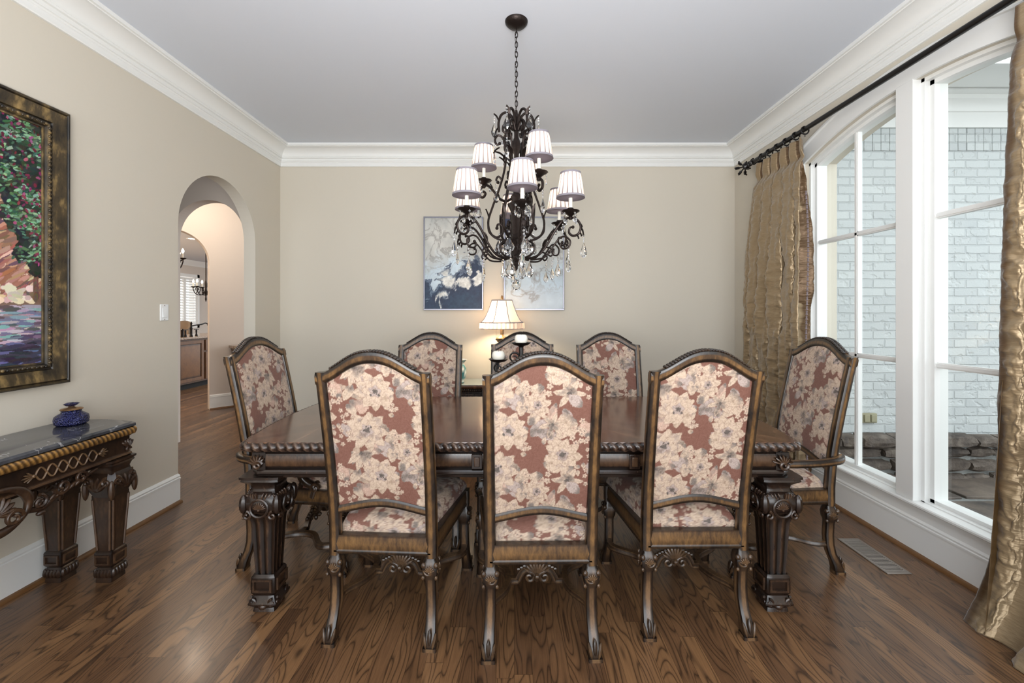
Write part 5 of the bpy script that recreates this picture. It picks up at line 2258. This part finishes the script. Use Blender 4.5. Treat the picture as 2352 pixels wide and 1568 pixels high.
def curtain(label, y_top0, y_top1, y_bot0, y_bot1, xbase, pleats, seed, nu, nv, x_bot=0.0, flare=0.0, bellw=0.05, fold_k=1.15):
    """u = 0 at the far end (y_top0), v = 0 at the top"""
    t = thing('curtain', label, 'curtain', (RX, (y_top0 + y_top1) / 2, 0), 0, 'ruched taffeta curtain panels')
    ymid = (y_top0 + y_top1) / 2
    NSe = pleats * 2
    puff = fbm(nu, nv, NSe * 2, 26, seed, 4, .55)
    puff2 = fbm(nu, nv, NSe * 4, 90, seed + 4, 3, .6)
    big = fbm(nu, nv, 4, 8, seed + 8, 3)
    diag = fbm(nu, nv, NSe * 3, 40, seed + 12, 2, .5)
    rid = 1 - np.abs(2 * puff - 1)
    rid2 = 1 - np.abs(2 * diag - 1)

    def f(u, v):
        head = np.clip((v - .03) / 0.06, 0, 1)
        hs = head * head * (3 - 2 * head)
        ph = 2 * PI * pleats * u
        wob = (big - .5) * 2.6 * np.clip(v * 3, 0, 1)
        fold = np.cos(ph + wob)
        fold = np.sign(fold) * np.abs(fold) ** .8
        deep = fold_k * (0.6 + 0.8 * np.cos(PI * pleats * u + 1.0) ** 2)
        amp = (0.020 + 0.040 * np.clip(v * 3, 0, 1)) * deep
        pin = np.exp(-((v - 0.055) / 0.014) ** 2)
        vv = np.clip(v, 0, 1) ** .8
        bell = bellw * np.exp(-((v - .30) / .22) ** 2)
        y0 = y_top0 + (y_bot0 - y_top0) * vv + bell * .6
        y1 = y_top1 + (y_bot1 - y_top1) * vv - bell * .4
        yy = y0 + (y1 - y0) * u
        # the folds roll over, so that deep dark creases open between the columns
        yy = yy - 0.030 * np.sin(ph + wob) * hs * deep - 0.018 * np.sin(2 * ph) * hs
        seam = np.abs(((u * NSe) % 1.0) - .5) * 2
        body = hs * (1 - .8 * seam ** 6)
        d = (rid ** 3 * .013 + (puff2 - .5) * .009 + rid2 ** 4 * .010) * body
        x = xbase - fold * amp * (1 - .6 * pin) - d * np.where(fold > -.5, 1, .3) - x_bot * v ** 3
        x = x + 0.012 * pin
        if flare:
            x = x - flare * np.clip((v - .86) / .14, 0, 1) ** 2 * (0.45 + .55 * u)
        x = np.minimum(x, XR - .036)
        z = (RZ - 0.062) * (1 - v) + 0.003 * v + (puff - .5) * .022 * body * np.clip((1 - v) * 20, 0, 1)
        yy = yy + (rid - .5) * .016 * body
        return x - RX, yy - ymid, np.clip(z, 0.003, 9)
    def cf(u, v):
        # plain bronze colour in the fold valleys; on the near panel, along its edge
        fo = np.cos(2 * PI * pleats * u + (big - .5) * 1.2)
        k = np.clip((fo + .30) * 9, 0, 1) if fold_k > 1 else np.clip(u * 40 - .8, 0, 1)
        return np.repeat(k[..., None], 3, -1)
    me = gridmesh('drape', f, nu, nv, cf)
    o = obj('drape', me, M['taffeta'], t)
    so = o.modifiers.new('cloth', 'SOLIDIFY')
    so.thickness = 0.003
    for k in range(pleats + 1):
        yk = y_top0 + (y_top1 - y_top0) * min(max((k + 0.0) / pleats, .02), .98)
        obj('curtain_ring', RM, M['black'], t, loc=(0, yk - ymid, RZ))
    return t, f


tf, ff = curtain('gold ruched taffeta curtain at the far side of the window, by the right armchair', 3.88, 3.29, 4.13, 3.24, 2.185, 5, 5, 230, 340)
# tassel fringe along its window edge
fr = MB()
for i in range(62):
    v = 0.16 + 0.80 * i / 61
    zz = (RZ - .062) * (1 - v)
    y = 3.29 - 0.07 * v ** .8 - 0.05 * math.exp(-((v - .28) / .22) ** 2) - 0.012
    fr.lathe([(0.003, 0.004), (0.008, -0.002), (0.005, -0.008), (0.009, -0.026), (0.001, -0.027)], (2.155 - RX, y - (3.90 + 3.29) / 2, zz), 6)
obj('tassel_fringe', fr, M['fringe'], tf)
tn, fn = curtain('gold ruched taffeta curtain panel nearest us at the right edge', 1.885, 1.42, 1.94, 1.30, 2.18, 2, 23, 190, 420, x_bot=0.05, flare=0.22, bellw=0.01, fold_k=.45)
# plain bronze leading-edge band turned back at the bottom
mb = MB()
R = []
for i in range(25):
    v = .60 + .40 * i / 24
    zz = (RZ - .062) * (1 - v) + .003
    k = (v - .60) / .40
    yb = 1.915 + 0.055 * k
    wdt = .012 + .15 * k ** 1.5
    R.append([(2.19 - RX + .03 * k, yb - 1.6525 + .01 * k, zz), (2.17 - RX - .02 * k, yb - .2 * wdt - 1.6525 + .02 * math.sin(k * 7), zz), (2.15 - RX - .6 * wdt, yb - .5 * wdt - 1.6525, zz), (2.14 - RX - 1.0 * wdt, yb - .8 * wdt - 1.6525 - .01, zz)])
mb.loft(R, closed=False, cap=False)
bo = obj('edge_band', mb, M['taffeta_band'], tn, smooth=179)
so = bo.modifiers.new('cloth', 'SOLIDIFY')
so.thickness = 0.003
ss = bo.modifiers.new('soft', 'SUBSURF')
ss.levels = ss.render_levels = 2

# ------------------------------------------------------------------ sideboard with lamp and vase
SBZ = 0.685
sb = thing('sideboard', 'dark wood sideboard with a pale top against the back wall', 'sideboard', (0.0, 4.31, 0))
obj('top', MB().box2((-0.80, -0.215, SBZ - 0.03), (0.62, 0.205, SBZ)), M['tabletop'], sb, bevel=0.008)
obj('glass_top', MB().box2((-0.79, -0.205, SBZ), (0.61, 0.195, SBZ + 0.006)), M['silver'] if 0 else plain('pale_glass_top', lin(150, 160, 158), 0.06), sb, bevel=0.002)
obj('body', MB().box2((-0.76, -0.185, 0.12), (0.58, 0.200, SBZ - 0.03)), M['table_wood'], sb, bevel=0.004)
gd = MB()
for i in range(70):
    gd.ell((-0.77 + 1.37 * i / 69, -0.195, SBZ - 0.046), (0.012, 0.012, 0.016), Ry(.5), 6, 4, .6)
obj('carved_edge', gd, M['table_wood'], sb, smooth=60)
for k in range(3):
    x0 = -0.74 + k * 0.44
    d = obj('door', MB().box2((x0, -0.2, 0.16), (x0 + 0.42, -0.185, SBZ - 0.08), .6).box2((x0 + .05, -.206, .21), (x0 + .37, -.199, SBZ - .13), .9), M['table_wood'], sb, bevel=0.004)
    obj('knob', MB().lathe([(0.006, 0), (0.006, 0.01), (0.014, 0.018), (0.010, 0.026), (0.001, 0.028)], (x0 + 0.38, -0.2, 0.42), 12, axis=Rx(PI / 2)), M['brass'], d)
for sx in (-0.72, 0.54):
    for sy in (-0.15, 0.16):
        obj('leg', MB().lathe([(0.02, 0), (0.032, 0.02), (0.024, 0.05), (0.036, 0.09), (0.036, 0.12)], (sx, sy, 0), 14), M['table_wood'], sb)

LX, LY = -0.118, 4.22
lp = thing('table_lamp', 'lit brass table lamp with a flared cream shade on the sideboard', 'lamp', (LX, LY, SBZ + 0.006))
z0 = SBZ + 0.006
obj('base', MB().lathe([(0.085, 0), (0.088, 0.012), (0.07, 0.024), (0.04, 0.036), (0.026, 0.06), (0.03, 0.10), (0.058, 0.16), (0.066, 0.22), (0.05, 0.29), (0.026, 0.345), (0.020, 0.375), (0.052, 0.405), (0.058, 0.432), (0.05, 0.444), (0.026, 0.452), (0.014, 0.47)], n=28), M['brass'], lp)
obj('socket', MB().lathe([(0.016, 0.47), (0.018, 0.53), (0.014, 0.56)], n=16), M['brass'], lp)
obj('bulb', MB().lathe([(0.012, 0.56), (0.028, 0.60), (0.03, 0.63), (0.018, 0.66), (0.002, 0.67)], n=14), M['bulb_soft'], lp)
obj('harp', MB().tube(crom([(0.02, 0, 0.54), (0.05, 0, 0.62), (0.045, 0, 0.72), (0.0, 0, 0.80), (-0.045, 0, 0.72), (-0.05, 0, 0.62), (-0.02, 0, 0.54)], 6), 0.003, 6), M['brass'], lp)
zb, zt = 1.218 - z0, 1.492 - z0
sh = MB()
NS_ = 8


def shade_r(k):
    return 0.205 - 0.105 * (k ** .62)


R, Wc = [], []
for i in range(17):
    k = i / 16
    ring = []
    for j in range(8):
        a = 2 * PI * j / 8 + PI / 8
        r = shade_r(k) / math.cos(PI / 8) * .97
        r2 = r * math.cos(PI / 8)
        ring.append((r * math.cos(a), r * math.sin(a) * .8, zb + .062 + (zt - zb - .062) * k))
        a2 = a + PI / 8
        ring.append((r2 * 1.0 * math.cos(a2), r2 * math.sin(a2) * .8, zb + .062 + (zt - zb - .062) * k))
    R.append(ring)
R2 = [[(p[0] * 1.0, p[1] * 1.0, zb + .0) for p in R[0]]] + R
sh.loft(R, cap=False)
sh.c = [(.80, .72, .64)] * len(sh.c)
shd = obj('lamp_shade', sh, M['lampshade'], lp, smooth=25)
band = MB()
n_ = 96
Rb = []
for (zz, rr) in ((zb, .207), (zb + .008, .207), (zb + .054, .204), (zb + .062, .204)):
    ring = []
    for j in range(n_):
        a = 2 * PI * j / n_
        seg_ = (a % (PI / 4)) - PI / 8
        r = rr / math.cos(seg_) * .985 * (1 + .012 * (j % 2) * (1 if zb + .004 < zz < zb + .058 else 0))
        ring.append((r * math.cos(a), r * math.sin(a) * .8, zz))
    Rb.append(ring)
band.loft(Rb, cap=False)
cc = []
for ri in range(4):
    for j in range(n_):
        cc.append((.34, .30, .30) if (j % 3 == 0 or ri in (0, 3)) else (.74, .66, .60))
band.c = cc
obj('pleated_band', band, M['lampshade'], shd, smooth=0)
rb = MB()
for j in range(8):
    a = 2 * PI * j / 8 + PI / 8
    P = []
    for i in range(17):
        k = i / 16
        r = shade_r(k) / math.cos(PI / 8) * .972
        P.append((r * math.cos(a), r * math.sin(a) * .8, zb + .062 + (zt - zb - .062) * k))
    rb.tube(P, 0.0035, 6)
top = R[-1]
rb.tube([(p[0], p[1], p[2]) for p in top], 0.005, 6, closed=True, cap=False)
rb.tube([(p[0] * 1.0, p[1] * 1.0, p[2] - .002) for p in R[0]], 0.004, 6, closed=True, cap=False)
rb.tube([(p[0] * 1.01, p[1] * 1.01, zb) for p in R[0]], 0.004, 6, closed=True, cap=False)
obj('trim', rb, M['shade_trim'], shd)
obj('finial', MB().lathe([(0.004, zt - .01), (0.010, zt), (0.006, zt + .006), (0.014, zt + .018), (0.008, zt + .028), (0.011, zt + .036), (0.002, zt + .05)], n=14), M['brass'], lp)
pc = MB().tube([(-0.055, -0.02, zb + .06), (-0.056, -0.02, zb - .095)], 0.0012, 5).ell((-0.056, -0.02, zb - .103), (.006, .006, .008), None, 8, 5)
obj('pull_chain', pc, M['brass'], lp)
LAMP_POS = (LX - 0.055, LY + 0.03, z0 + 0.60)

vz_ = thing('ginger_vase', 'small white and teal porcelain vase on the sideboard left of the lamp', 'vase', (-0.545, 4.24, SBZ + 0.006))
vb = MB()
prof = [(0.05, 0), (0.062, 0.006), (0.058, 0.02), (0.07, 0.05), (0.082, 0.10), (0.078, 0.14), (0.06, 0.175), (0.056, 0.19), (0.078, 0.218), (0.086, 0.226), (0.08, 0.228), (0.052, 0.195)]
vb.lathe(prof, n=36)
pat = []
for i, (r, z) in enumerate(prof):
    for j in range(36):
        teal = (i in (3, 4, 5, 6) and (j // 3 + i) % 3 != 0) or i in (1, 8)
        pat.append((.05, .22, .24) if teal else (.72, .76, .74))
vb.c = pat
obj('body', vb, M['porcelain'], vz_)

# ------------------------------------------------------------------ iron candelabra with two candles on the table
cb = thing('candelabra', 'black iron scroll candle stand in the middle of the table', 'candle holder', (0.0, 2.52, TZ))
obj('base', MB().lathe([(0.07, 0), (0.072, 0.008), (0.03, 0.02), (0.014, 0.04), (0.018, 0.07), (0.010, 0.09), (0.010, 0.26), (0.02, 0.275), (0.012, 0.30), (0.022, 0.325), (0.013, 0.345), (0.012, 0.385), (0.02, 0.395)], n=18), M['black'], cb)
p1, p2 = (0.04, 0.0, 0.392), (-0.092, 0.02, 0.295)
cbx = p1[0]
for o_ in [q for q in bpy.data.objects if q.parent == cb]:
    o_.location.x = cbx
    o_.location.z = 0.0
obj('plate', MB().lathe([(0.012, 0), (0.04, 0.006), (0.056, 0.018), (0.058, 0.022), (0.03, 0.014), (0.001, 0.012)], p1, 24), M['black'], cb)
obj('plate', MB().lathe([(0.012, 0), (0.04, 0.006), (0.056, 0.018), (0.058, 0.022), (0.03, 0.014), (0.001, 0.012)], p2, 24), M['black'], cb)
arm_ = MB()
arm_.tube(crom([(cbx, 0, 0.12), (cbx - .05, .005, 0.13), (p2[0] + .0, .015, 0.19), (p2[0], .02, 0.30)], 8), 0.007, 8)
scroll(arm_, (cbx - 0.040, 0.0, 0.325), 0.034, np.eye(3), 1.35, 0.006, 0, .5, 1, 8)
scroll(arm_, (cbx + 0.040, 0.0, 0.320), 0.034, np.eye(3), 1.35, 0.006, PI, .5, -1, 8)
scroll(arm_, (p2[0] - 0.0, 0.02, 0.262), 0.028, np.eye(3), 1.3, 0.006, PI / 2, .5, 1, 8)
arm_.tube(crom([(cbx + .006, 0, 0.15), (cbx + .05, 0, 0.20), (cbx + .07, 0, 0.27), (cbx + .05, 0, 0.345)], 6), 0.006, 8)
obj('scroll_arm', arm_, M['black'], cb)
for (p, lab) in ((p1, 'upper cream round candle on the iron candle stand'), (p2, 'lower cream round candle on the left arm of the candle stand')):
    cn = thing('candle', lab, 'candle', (p[0] + 0.0, 2.52 + p[1], TZ + p[2] + 0.0142), 0, 'candles on the candle stand')
    obj('wax', MB().lathe([(0.001, 0), (0.026, 0.0), (0.036, 0.012), (0.038, 0.028), (0.034, 0.045), (0.026, 0.052), (0.018, 0.049), (0.001, 0.046)], n=24), M['wax'], cn)
    obj('wick', MB().tube([(0, 0, 0.044), (0.001, 0, 0.058)], 0.0012, 5), M['dark'], cn)
# ------------------------------------------------------------------ the chandelier
CHX, CHY = 0.013, 2.55
chd = thing('chandelier', 'ornate bronze chandelier with nine pleated shades and crystal drops', 'chandelier', (CHX, CHY, 0))
obj('canopy', MB().lathe([(0.010, ZC - 0.040), (0.022, ZC - 0.036), (0.050, ZC - 0.026), (0.064, ZC - 0.012), (0.067, ZC - 0.001), (0.067, ZC)], n=32), M['iron'], chd)
cm = MB()
zt_, zb_ = ZC - 0.035, 2.555
nl = 17
pit = (zt_ - zb_) / nl
for i in range(nl):
    zc = zt_ - pit * (i + .5)
    L = pit * .66
    P = []
    for k in range(20):
        a = 2 * PI * k / 20
        ex, ez = 0.0075 * math.cos(a), L * math.sin(a)
        P.append((ex, 0, zc + ez) if i % 2 else (0, ex, zc + ez))
    cm.tube(P, 0.0024, 6, closed=True, cap=False)
cm.tube([(0.004 * math.sin(i * .9) - .004, 0.004 * math.cos(i * .7), zt_ + (zb_ - zt_) * i / 40) for i in range(41)], 0.0018, 5)
obj('chain', cm, M['iron'], chd)
stem = MB()
stem.lathe([(0.002, 1.622), (0.008, 1.632), (0.009, 1.645), (0.016, 1.655), (0.018, 1.668), (0.013, 1.676), (0.022, 1.690), (0.024, 1.705), (0.017, 1.715), (0.022, 1.735), (0.030, 1.755), (0.040, 1.790), (0.046, 1.800), (0.030, 1.806), (0.034, 1.815), (0.028, 1.825),
            (0.024, 1.835)], n=24, lobes=8, amp=.07)
stem.lathe([(0.024, 1.832), (0.030, 1.850), (0.032, 1.900), (0.036, 1.945), (0.028, 1.955), (0.032, 1.968), (0.046, 2.000), (0.050, 2.012), (0.030, 2.020), (0.026, 2.040), (0.032, 2.055), (0.018, 2.075), (0.014, 2.12), (0.014, 2.30), (0.022, 2.32), (0.030, 2.35),
            (0.020, 2.38), (0.013, 2.40), (0.013, 2.50), (0.020, 2.515), (0.010, 2.535), (0.006, 2.56)], n=24, lobes=8, amp=.07)
obj('stem', stem, M['iron'], chd)


def rev(P, a):
    """(r, z[, side]) -> xyz at bearing a measured from the camera side, clockwise to the right"""
    return [(p[0] * math.sin(a) + (p[2] * math.cos(a) if len(p) > 2 else 0), -p[0] * math.cos(a) + (p[2] * math.sin(a) if len(p) > 2 else 0), p[1]) for p in P]


def leaf2(mb, c, dirv, L, W, a):
    """a curled iron leaf in the vertical plane of bearing a"""
    Rr, dz = dirv
    ln = math.hypot(Rr, dz)
    Rr, dz = Rr / ln, dz / ln
    rings = []
    for i in range(7):
        t = i / 6
        w = W * math.sin(PI * min(.98, t * .85 + .12)) + .0008
        r = c[0] + Rr * L * t - dz * .10 * L * math.sin(t * PI)
        z = c[1] + dz * L * t + Rr * .10 * L * math.sin(t * PI) - .0 * t
        bow = .006
        rings.append(rev([(r, z, -w), (r + dz * bow, z - Rr * bow, 0.0), (r, z, w), (r - dz * .003, z + Rr * .003, 0.0)], a))
    mb.loft(rings)


ARM = crom([(0.030, 1.705), (0.08, 1.690), (0.14, 1.706), (0.19, 1.758), (0.235, 1.830), (0.28, 1.885), (0.325, 1.902), (0.368, 1.885), (0.388, 1.848), (0.376, 1.810), (0.345, 1.800), (0.322, 1.818), (0.326, 1.845), (0.344, 1.848)], 5)
ARM2 = crom([(0.10, 1.680), (0.175, 1.690), (0.225, 1.745), (0.265, 1.792), (0.30, 1.798), (0.328, 1.772), (0.318, 1.738), (0.285, 1.733), (0.270, 1.753), (0.282, 1.767)], 5)
CURL = crom([(0.19, 1.745), (0.215, 1.738), (0.232, 1.715), (0.215, 1.695), (0.198, 1.705), (0.205, 1.718)], 5)
CURL2 = crom([(0.06, 1.695), (0.105, 1.720), (0.11, 1.765), (0.075, 1.790), (0.048, 1.772), (0.056, 1.748), (0.07, 1.752)], 5)


def cup(parent, c, zb, small=False):
    obj('candle_cup', MB().lathe([(0.008, zb - 0.035), (0.014, zb - 0.022), (0.009, zb - 0.015), (0.022, zb - 0.006), (0.046, zb + 0.008), (0.050, zb + 0.014), (0.044, zb + 0.013), (0.018, zb + 0.006), (0.019, zb + 0.024), (0.015, zb + 0.03)], (c[0], c[1], 0), 20, lobes=8, amp=.03), M['iron'], parent)
    obj('candle_sleeve', MB().lathe([(0.0105, zb + 0.02), (0.011, zb + 0.10), (0.0095, zb + 0.102)], (c[0], c[1], 0), 12), M['wax'], parent)


NSH = 112
GAP = []


def shade_mesh():
    mb = MB()
    R = []
    cc = []
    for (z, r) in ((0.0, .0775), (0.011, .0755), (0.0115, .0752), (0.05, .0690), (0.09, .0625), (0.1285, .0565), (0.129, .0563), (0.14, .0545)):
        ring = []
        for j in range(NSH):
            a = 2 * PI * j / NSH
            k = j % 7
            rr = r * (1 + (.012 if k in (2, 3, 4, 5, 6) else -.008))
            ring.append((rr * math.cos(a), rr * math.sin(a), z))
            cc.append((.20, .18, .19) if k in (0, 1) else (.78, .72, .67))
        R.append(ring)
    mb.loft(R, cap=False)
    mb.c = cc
    return mesh_of('lamp_shade', mb, 179)


def trim_mesh(z, r, up):
    h = .011 * up
    k = -.0016 * up
    prof = [(r - .002, z), (r + .0008, z), (r + .0008 + k, z + h), (r - .002 + k, z + h), (r - .002, z)]
    return mesh_of('trim', MB().lathe(prof, n=56), 30)


SM, TMS = shade_mesh(), [trim_mesh(-.0005, .0785, 1), trim_mesh(.1405, .0558, -1)]
SHADE_POS = []


def shade(parent, c, z):
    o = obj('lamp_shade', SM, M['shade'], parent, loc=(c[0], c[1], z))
    for q in TMS:
        obj('trim', q, M['shade_trim'], o)
    SHADE_POS.append((CHX + c[0], CHY + c[1], z + 0.075))


def drop_mesh(L=0.075, W=0.019, beads=3):
    mb = MB()
    z = 0.0
    for i in range(beads):
        mb.ell((0, 0, z - .007), (.0055, .0055, .0065), None, 6, 4)
        z -= .016
    mb.tube([(0, 0, 0.004), (0, 0, z)], .0007, 4)
    prof = [(0.001, z), (W * .25, z - L * .10), (W * .62, z - L * .36), (W * .98, z - L * .62), (W * .86, z - L * .80), (W * .45, z - L * .94), (0.001, z - L)]
    mb.lathe(list(reversed(prof)), n=8, sy=.55)
    return mesh_of('crystal_drop', mb, 0)


DM = [drop_mesh(.082, .021), drop_mesh(.066, .018, 4), drop_mesh(.044, .013, 1), drop_mesh(.095, .032, 2)]
rsd = random.Random(4)


def drop(parent, p, kind=0):
    return obj('crystal_drop', DM[kind], M['crystal'], parent, loc=p, rz=rsd.uniform(0, PI))


A0 = math.radians(5)
for k in range(6):
    a = A0 + k * PI / 3
    mb = MB()
    mb.tube(rev([tuple(p) for p in ARM], a), [0.0068] * (len(ARM) - 12) + list(np.linspace(.0068, .0052, 12)), 8)
    mb.tube(rev([tuple(p) for p in ARM2], a), 0.0052, 8)
    mb.tube(rev([tuple(p) for p in CURL], a), 0.005, 8)
    mb.tube(rev([tuple(p) for p in CURL2], a), 0.006, 8)
    for q in (ARM[-1], ARM2[-1], CURL[-1], CURL2[-1]):
        mb.ell(rev([tuple(q)], a)[0], (.009, .009, .009), None, 8, 5)
    for i in range(4):
        q = ARM[38 + i * 3]
        leaf2(mb, (q[0] + .004, q[1]), (.45, -1.0), .024, .010, a)
    leaf2(mb, (0.388, 1.845), (.35, -1), .05, .009, a)
    leaf2(mb, (0.20, 1.768), (.3, 1), .06, .010, a)
    ar = obj('arm', mb, M['iron'], chd)
    c = rev([(0.33, 0)], a)[0]
    cup(ar, c, 1.925)
    shade(ar, c, 2.010)
    drop(ar, rev([(0.405, 1.805)], a)[0], 0)
    drop(ar, rev([(0.318, 1.730)], a)[0], 1 if k % 2 else 0)
    drop(ar, rev([(0.222, 1.690)], a)[0], 1)
    for s in range(4):
        b = s * PI / 2 + .5
        drop(ar, (c[0] + .040 * math.cos(b), c[1] + .040 * math.sin(b), 1.928), 2)

# upper arms with three shades
UARM = crom([(0.024, 2.04), (0.07, 2.025), (0.12, 2.05), (0.16, 2.10), (0.20, 2.138), (0.23, 2.14), (0.262, 2.12), (0.262, 2.085), (0.235, 2.072), (0.218, 2.092), (0.23, 2.105)], 5)
for a_, r_, zs in ((math.radians(38), .20, 2.222), (math.radians(-122), .235, 2.262), (math.radians(158), .23, 2.24)):
    k_ = r_ / .23
    dz = zs - 2.25
    U = [(p[0] * k_, p[1] + dz) for p in UARM]
    mb = MB().tube(rev(U, a_), 0.008, 8)
    mb.ell(rev([U[-1]], a_)[0], (.009, .009, .009), None, 8, 5)
    for i in range(3):
        q = U[10 + i * 6]
        leaf2(mb, q, (.4, 1), .045, .010, a_)
    ar = obj('upper_arm', mb, M['iron'], chd)
    c = rev([(r_, 0)], a_)[0]
    cup(ar, c, zs - .088)
    shade(ar, c, zs)
    drop(ar, rev([(.266 * k_, 2.075 + dz)], a_)[0], 0)
    for s in range(3):
        b = s * 2 * PI / 3
        drop(ar, (c[0] + .040 * math.cos(b), c[1] + .040 * math.sin(b), zs - .085), 2)

# long S scrolls rising to the crown
SCR = crom([(0.062, 1.885), (0.085, 1.905), (0.105, 1.880), (0.095, 1.835), (0.055, 1.82), (0.09, 1.80), (0.145, 1.83), (0.165, 1.90), (0.14, 1.99), (0.10, 2.10), (0.072, 2.20), (0.060, 2.30), (0.075, 2.385), (0.105, 2.41), (0.125, 2.385), (0.115, 2.355), (0.098, 2.362)], 5)
SCR = SCR[:18] + SCR[18:]
for k in range(6):
    a = A0 + PI / 6 + k * PI / 3
    mb = MB()
    P = SCR[24:]
    mb.tube(rev([tuple(p) for p in P], a), 0.0065, 8)
    S2 = crom([(0.165, 1.90), (0.158, 1.845), (0.118, 1.815), (0.082, 1.838), (0.084, 1.882), (0.108, 1.890), (0.114, 1.868)], 5)
    mb.tube(rev([tuple(p) for p in S2], a), 0.0065, 8)
    S3 = crom([(0.085, 2.15), (0.105, 2.17), (0.118, 2.15), (0.108, 2.135)], 5)
    mb.tube(rev([tuple(p) for p in S3], a), 0.006, 8)
    for q in (P[-1], S2[-1], S3[-1]):
        mb.ell(rev([tuple(q)], a)[0], (.010, .010, .010), None, 8, 5)
    leaf2(mb, (0.163, 1.885), (.15, 1), .095, .014, a)
    leaf2(mb, (0.066, 2.28), (1, .6), .07, .016, a)
    leaf2(mb, (0.10, 2.34), (.7, -.7), .05, .012, a)
    leaf2(mb, (0.06, 2.24), (.8, .9), .06, .012, a)
    # crown loops
    C = crom([(0.016, 2.47), (0.028, 2.52), (0.055, 2.545), (0.088, 2.53), (0.104, 2.485), (0.102, 2.43)], 5)
    mb.tube(rev([tuple(p) for p in C], a), 0.0075, 8)
    C2 = crom([(0.016, 2.44), (0.045, 2.485), (0.075, 2.47), (0.078, 2.435), (0.055, 2.425), (0.052, 2.445)], 5)
    mb.tube(rev([tuple(p) for p in C2], a), 0.0065, 8)
    leaf2(mb, (0.102, 2.49), (.5, .8), .055, .013, a)
    leaf2(mb, (0.104, 2.46), (.4, -1), .07, .015, a)
    so_ = obj('scroll', mb, M['iron'], chd)
    drop(so_, rev([(0.130, 2.525)], a)[0], 0)
    drop(so_, rev([(0.128, 2.375)], a)[0], 1)
    if k % 2 == 0:
        drop(so_, rev([(0.118, 2.145)], a)[0], 1)
    drop(so_, rev([(0.078, 1.705)], a)[0], 3 if k % 2 else 0)
    drop(so_, rev([(0.100, 1.84)], a)[0], 3)
bb = MB()
for i in range(3):
    bb.ell((0, 0, 1.612 - .014 * i), (.006, .006, .0065), None, 6, 4)
bb.lathe([(0.002, 1.502), (.016, 1.508), (.026, 1.524), (.028, 1.538), (.022, 1.554), (.010, 1.566), (.002, 1.57)], n=12)
obj('crystal_ball', bb, M['crystal'], chd, smooth=0)
# ------------------------------------------------------------------ camera, world, lights
cam = bpy.data.cameras.new('camera')
cam.sensor_width = 36.0
cam.lens = 36.0 * F / 2352.0
cam.shift_x = -(CX - 1176.0) / 2352.0
cam.shift_y = -(784.0 - HY) / 2352.0
cam.clip_start = 0.05
co = bpy.data.objects.new('camera', cam)
COL.objects.link(co)
co.location = (0, 0, H)
co.rotation_euler = (PI / 2, 0, 0)
sc_ = bpy.context.scene
sc_.camera = co
w = bpy.data.worlds.new('overcast')
sc_.world = w
w.use_nodes = True
bg = w.node_tree.nodes['Background']
bg.inputs[0].default_value = (0.92, 0.965, 1.0, 1)
bg.inputs[1].default_value = 1.15


def point(name, loc, watts, col=(1, 0.78, 0.55), r=0.03):
    l = bpy.data.lights.new(name, 'POINT')
    l.energy = watts
    l.color = col
    l.shadow_soft_size = r
    o = bpy.data.objects.new(name, l)
    COL.objects.link(o)
    o.location = loc
    return o


for i, p in enumerate(SHADE_POS):
    point('chandelier_lamp', p, 0.45, (1, 0.88, 0.76), 0.018)
point('table_lamp_light', LAMP_POS, 7.0, (1, 0.78, 0.52), 0.03)
point('hall_lamp', (-3.9, 5.3, 2.85), 15.0, (1, 0.82, 0.64), 0.08)
point('kitchen_lamp', (-7.6, 7.2, 2.5), 90.0, (1, 0.78, 0.56), 0.1)


def area(name, loc, rot, sx, sy, watts, col):
    l = bpy.data.lights.new(name, 'AREA')
    l.shape = 'RECTANGLE'
    l.size, l.size_y = sx, sy
    l.energy = watts
    l.color = col
    o = bpy.data.objects.new(name, l)
    COL.objects.link(o)
    o.location = loc
    o.rotation_euler = rot
    return o


# soft fill light added behind the camera to brighten the room
area('rear_fill', (0.0, -3.6, 1.45), (PI / 2, 0, 0), 5.5, 2.4, 48.0, (0.96, 0.98, 1.0))
# unseen light added behind the camera, aimed up to lift the ceiling
area('ceiling_fill', (0.0, -0.5, 1.3), (PI * 0.90, 0, 0), 1.6, 1.0, 66.0, (1.0, 0.985, 0.97))
vs = sc_.view_settings
vs.view_transform = 'Standard'
vs.look = 'None'
vs.exposure = 1.2
vs.gamma = 1.0
vs.use_curve_mapping = False
cy = sc_.cycles
cy.max_bounces = 8
cy.diffuse_bounces = 4
cy.glossy_bounces = 4
cy.transmission_bounces = 8
cy.transparent_max_bounces = 8
cy.caustics_reflective = False
cy.caustics_refractive = False
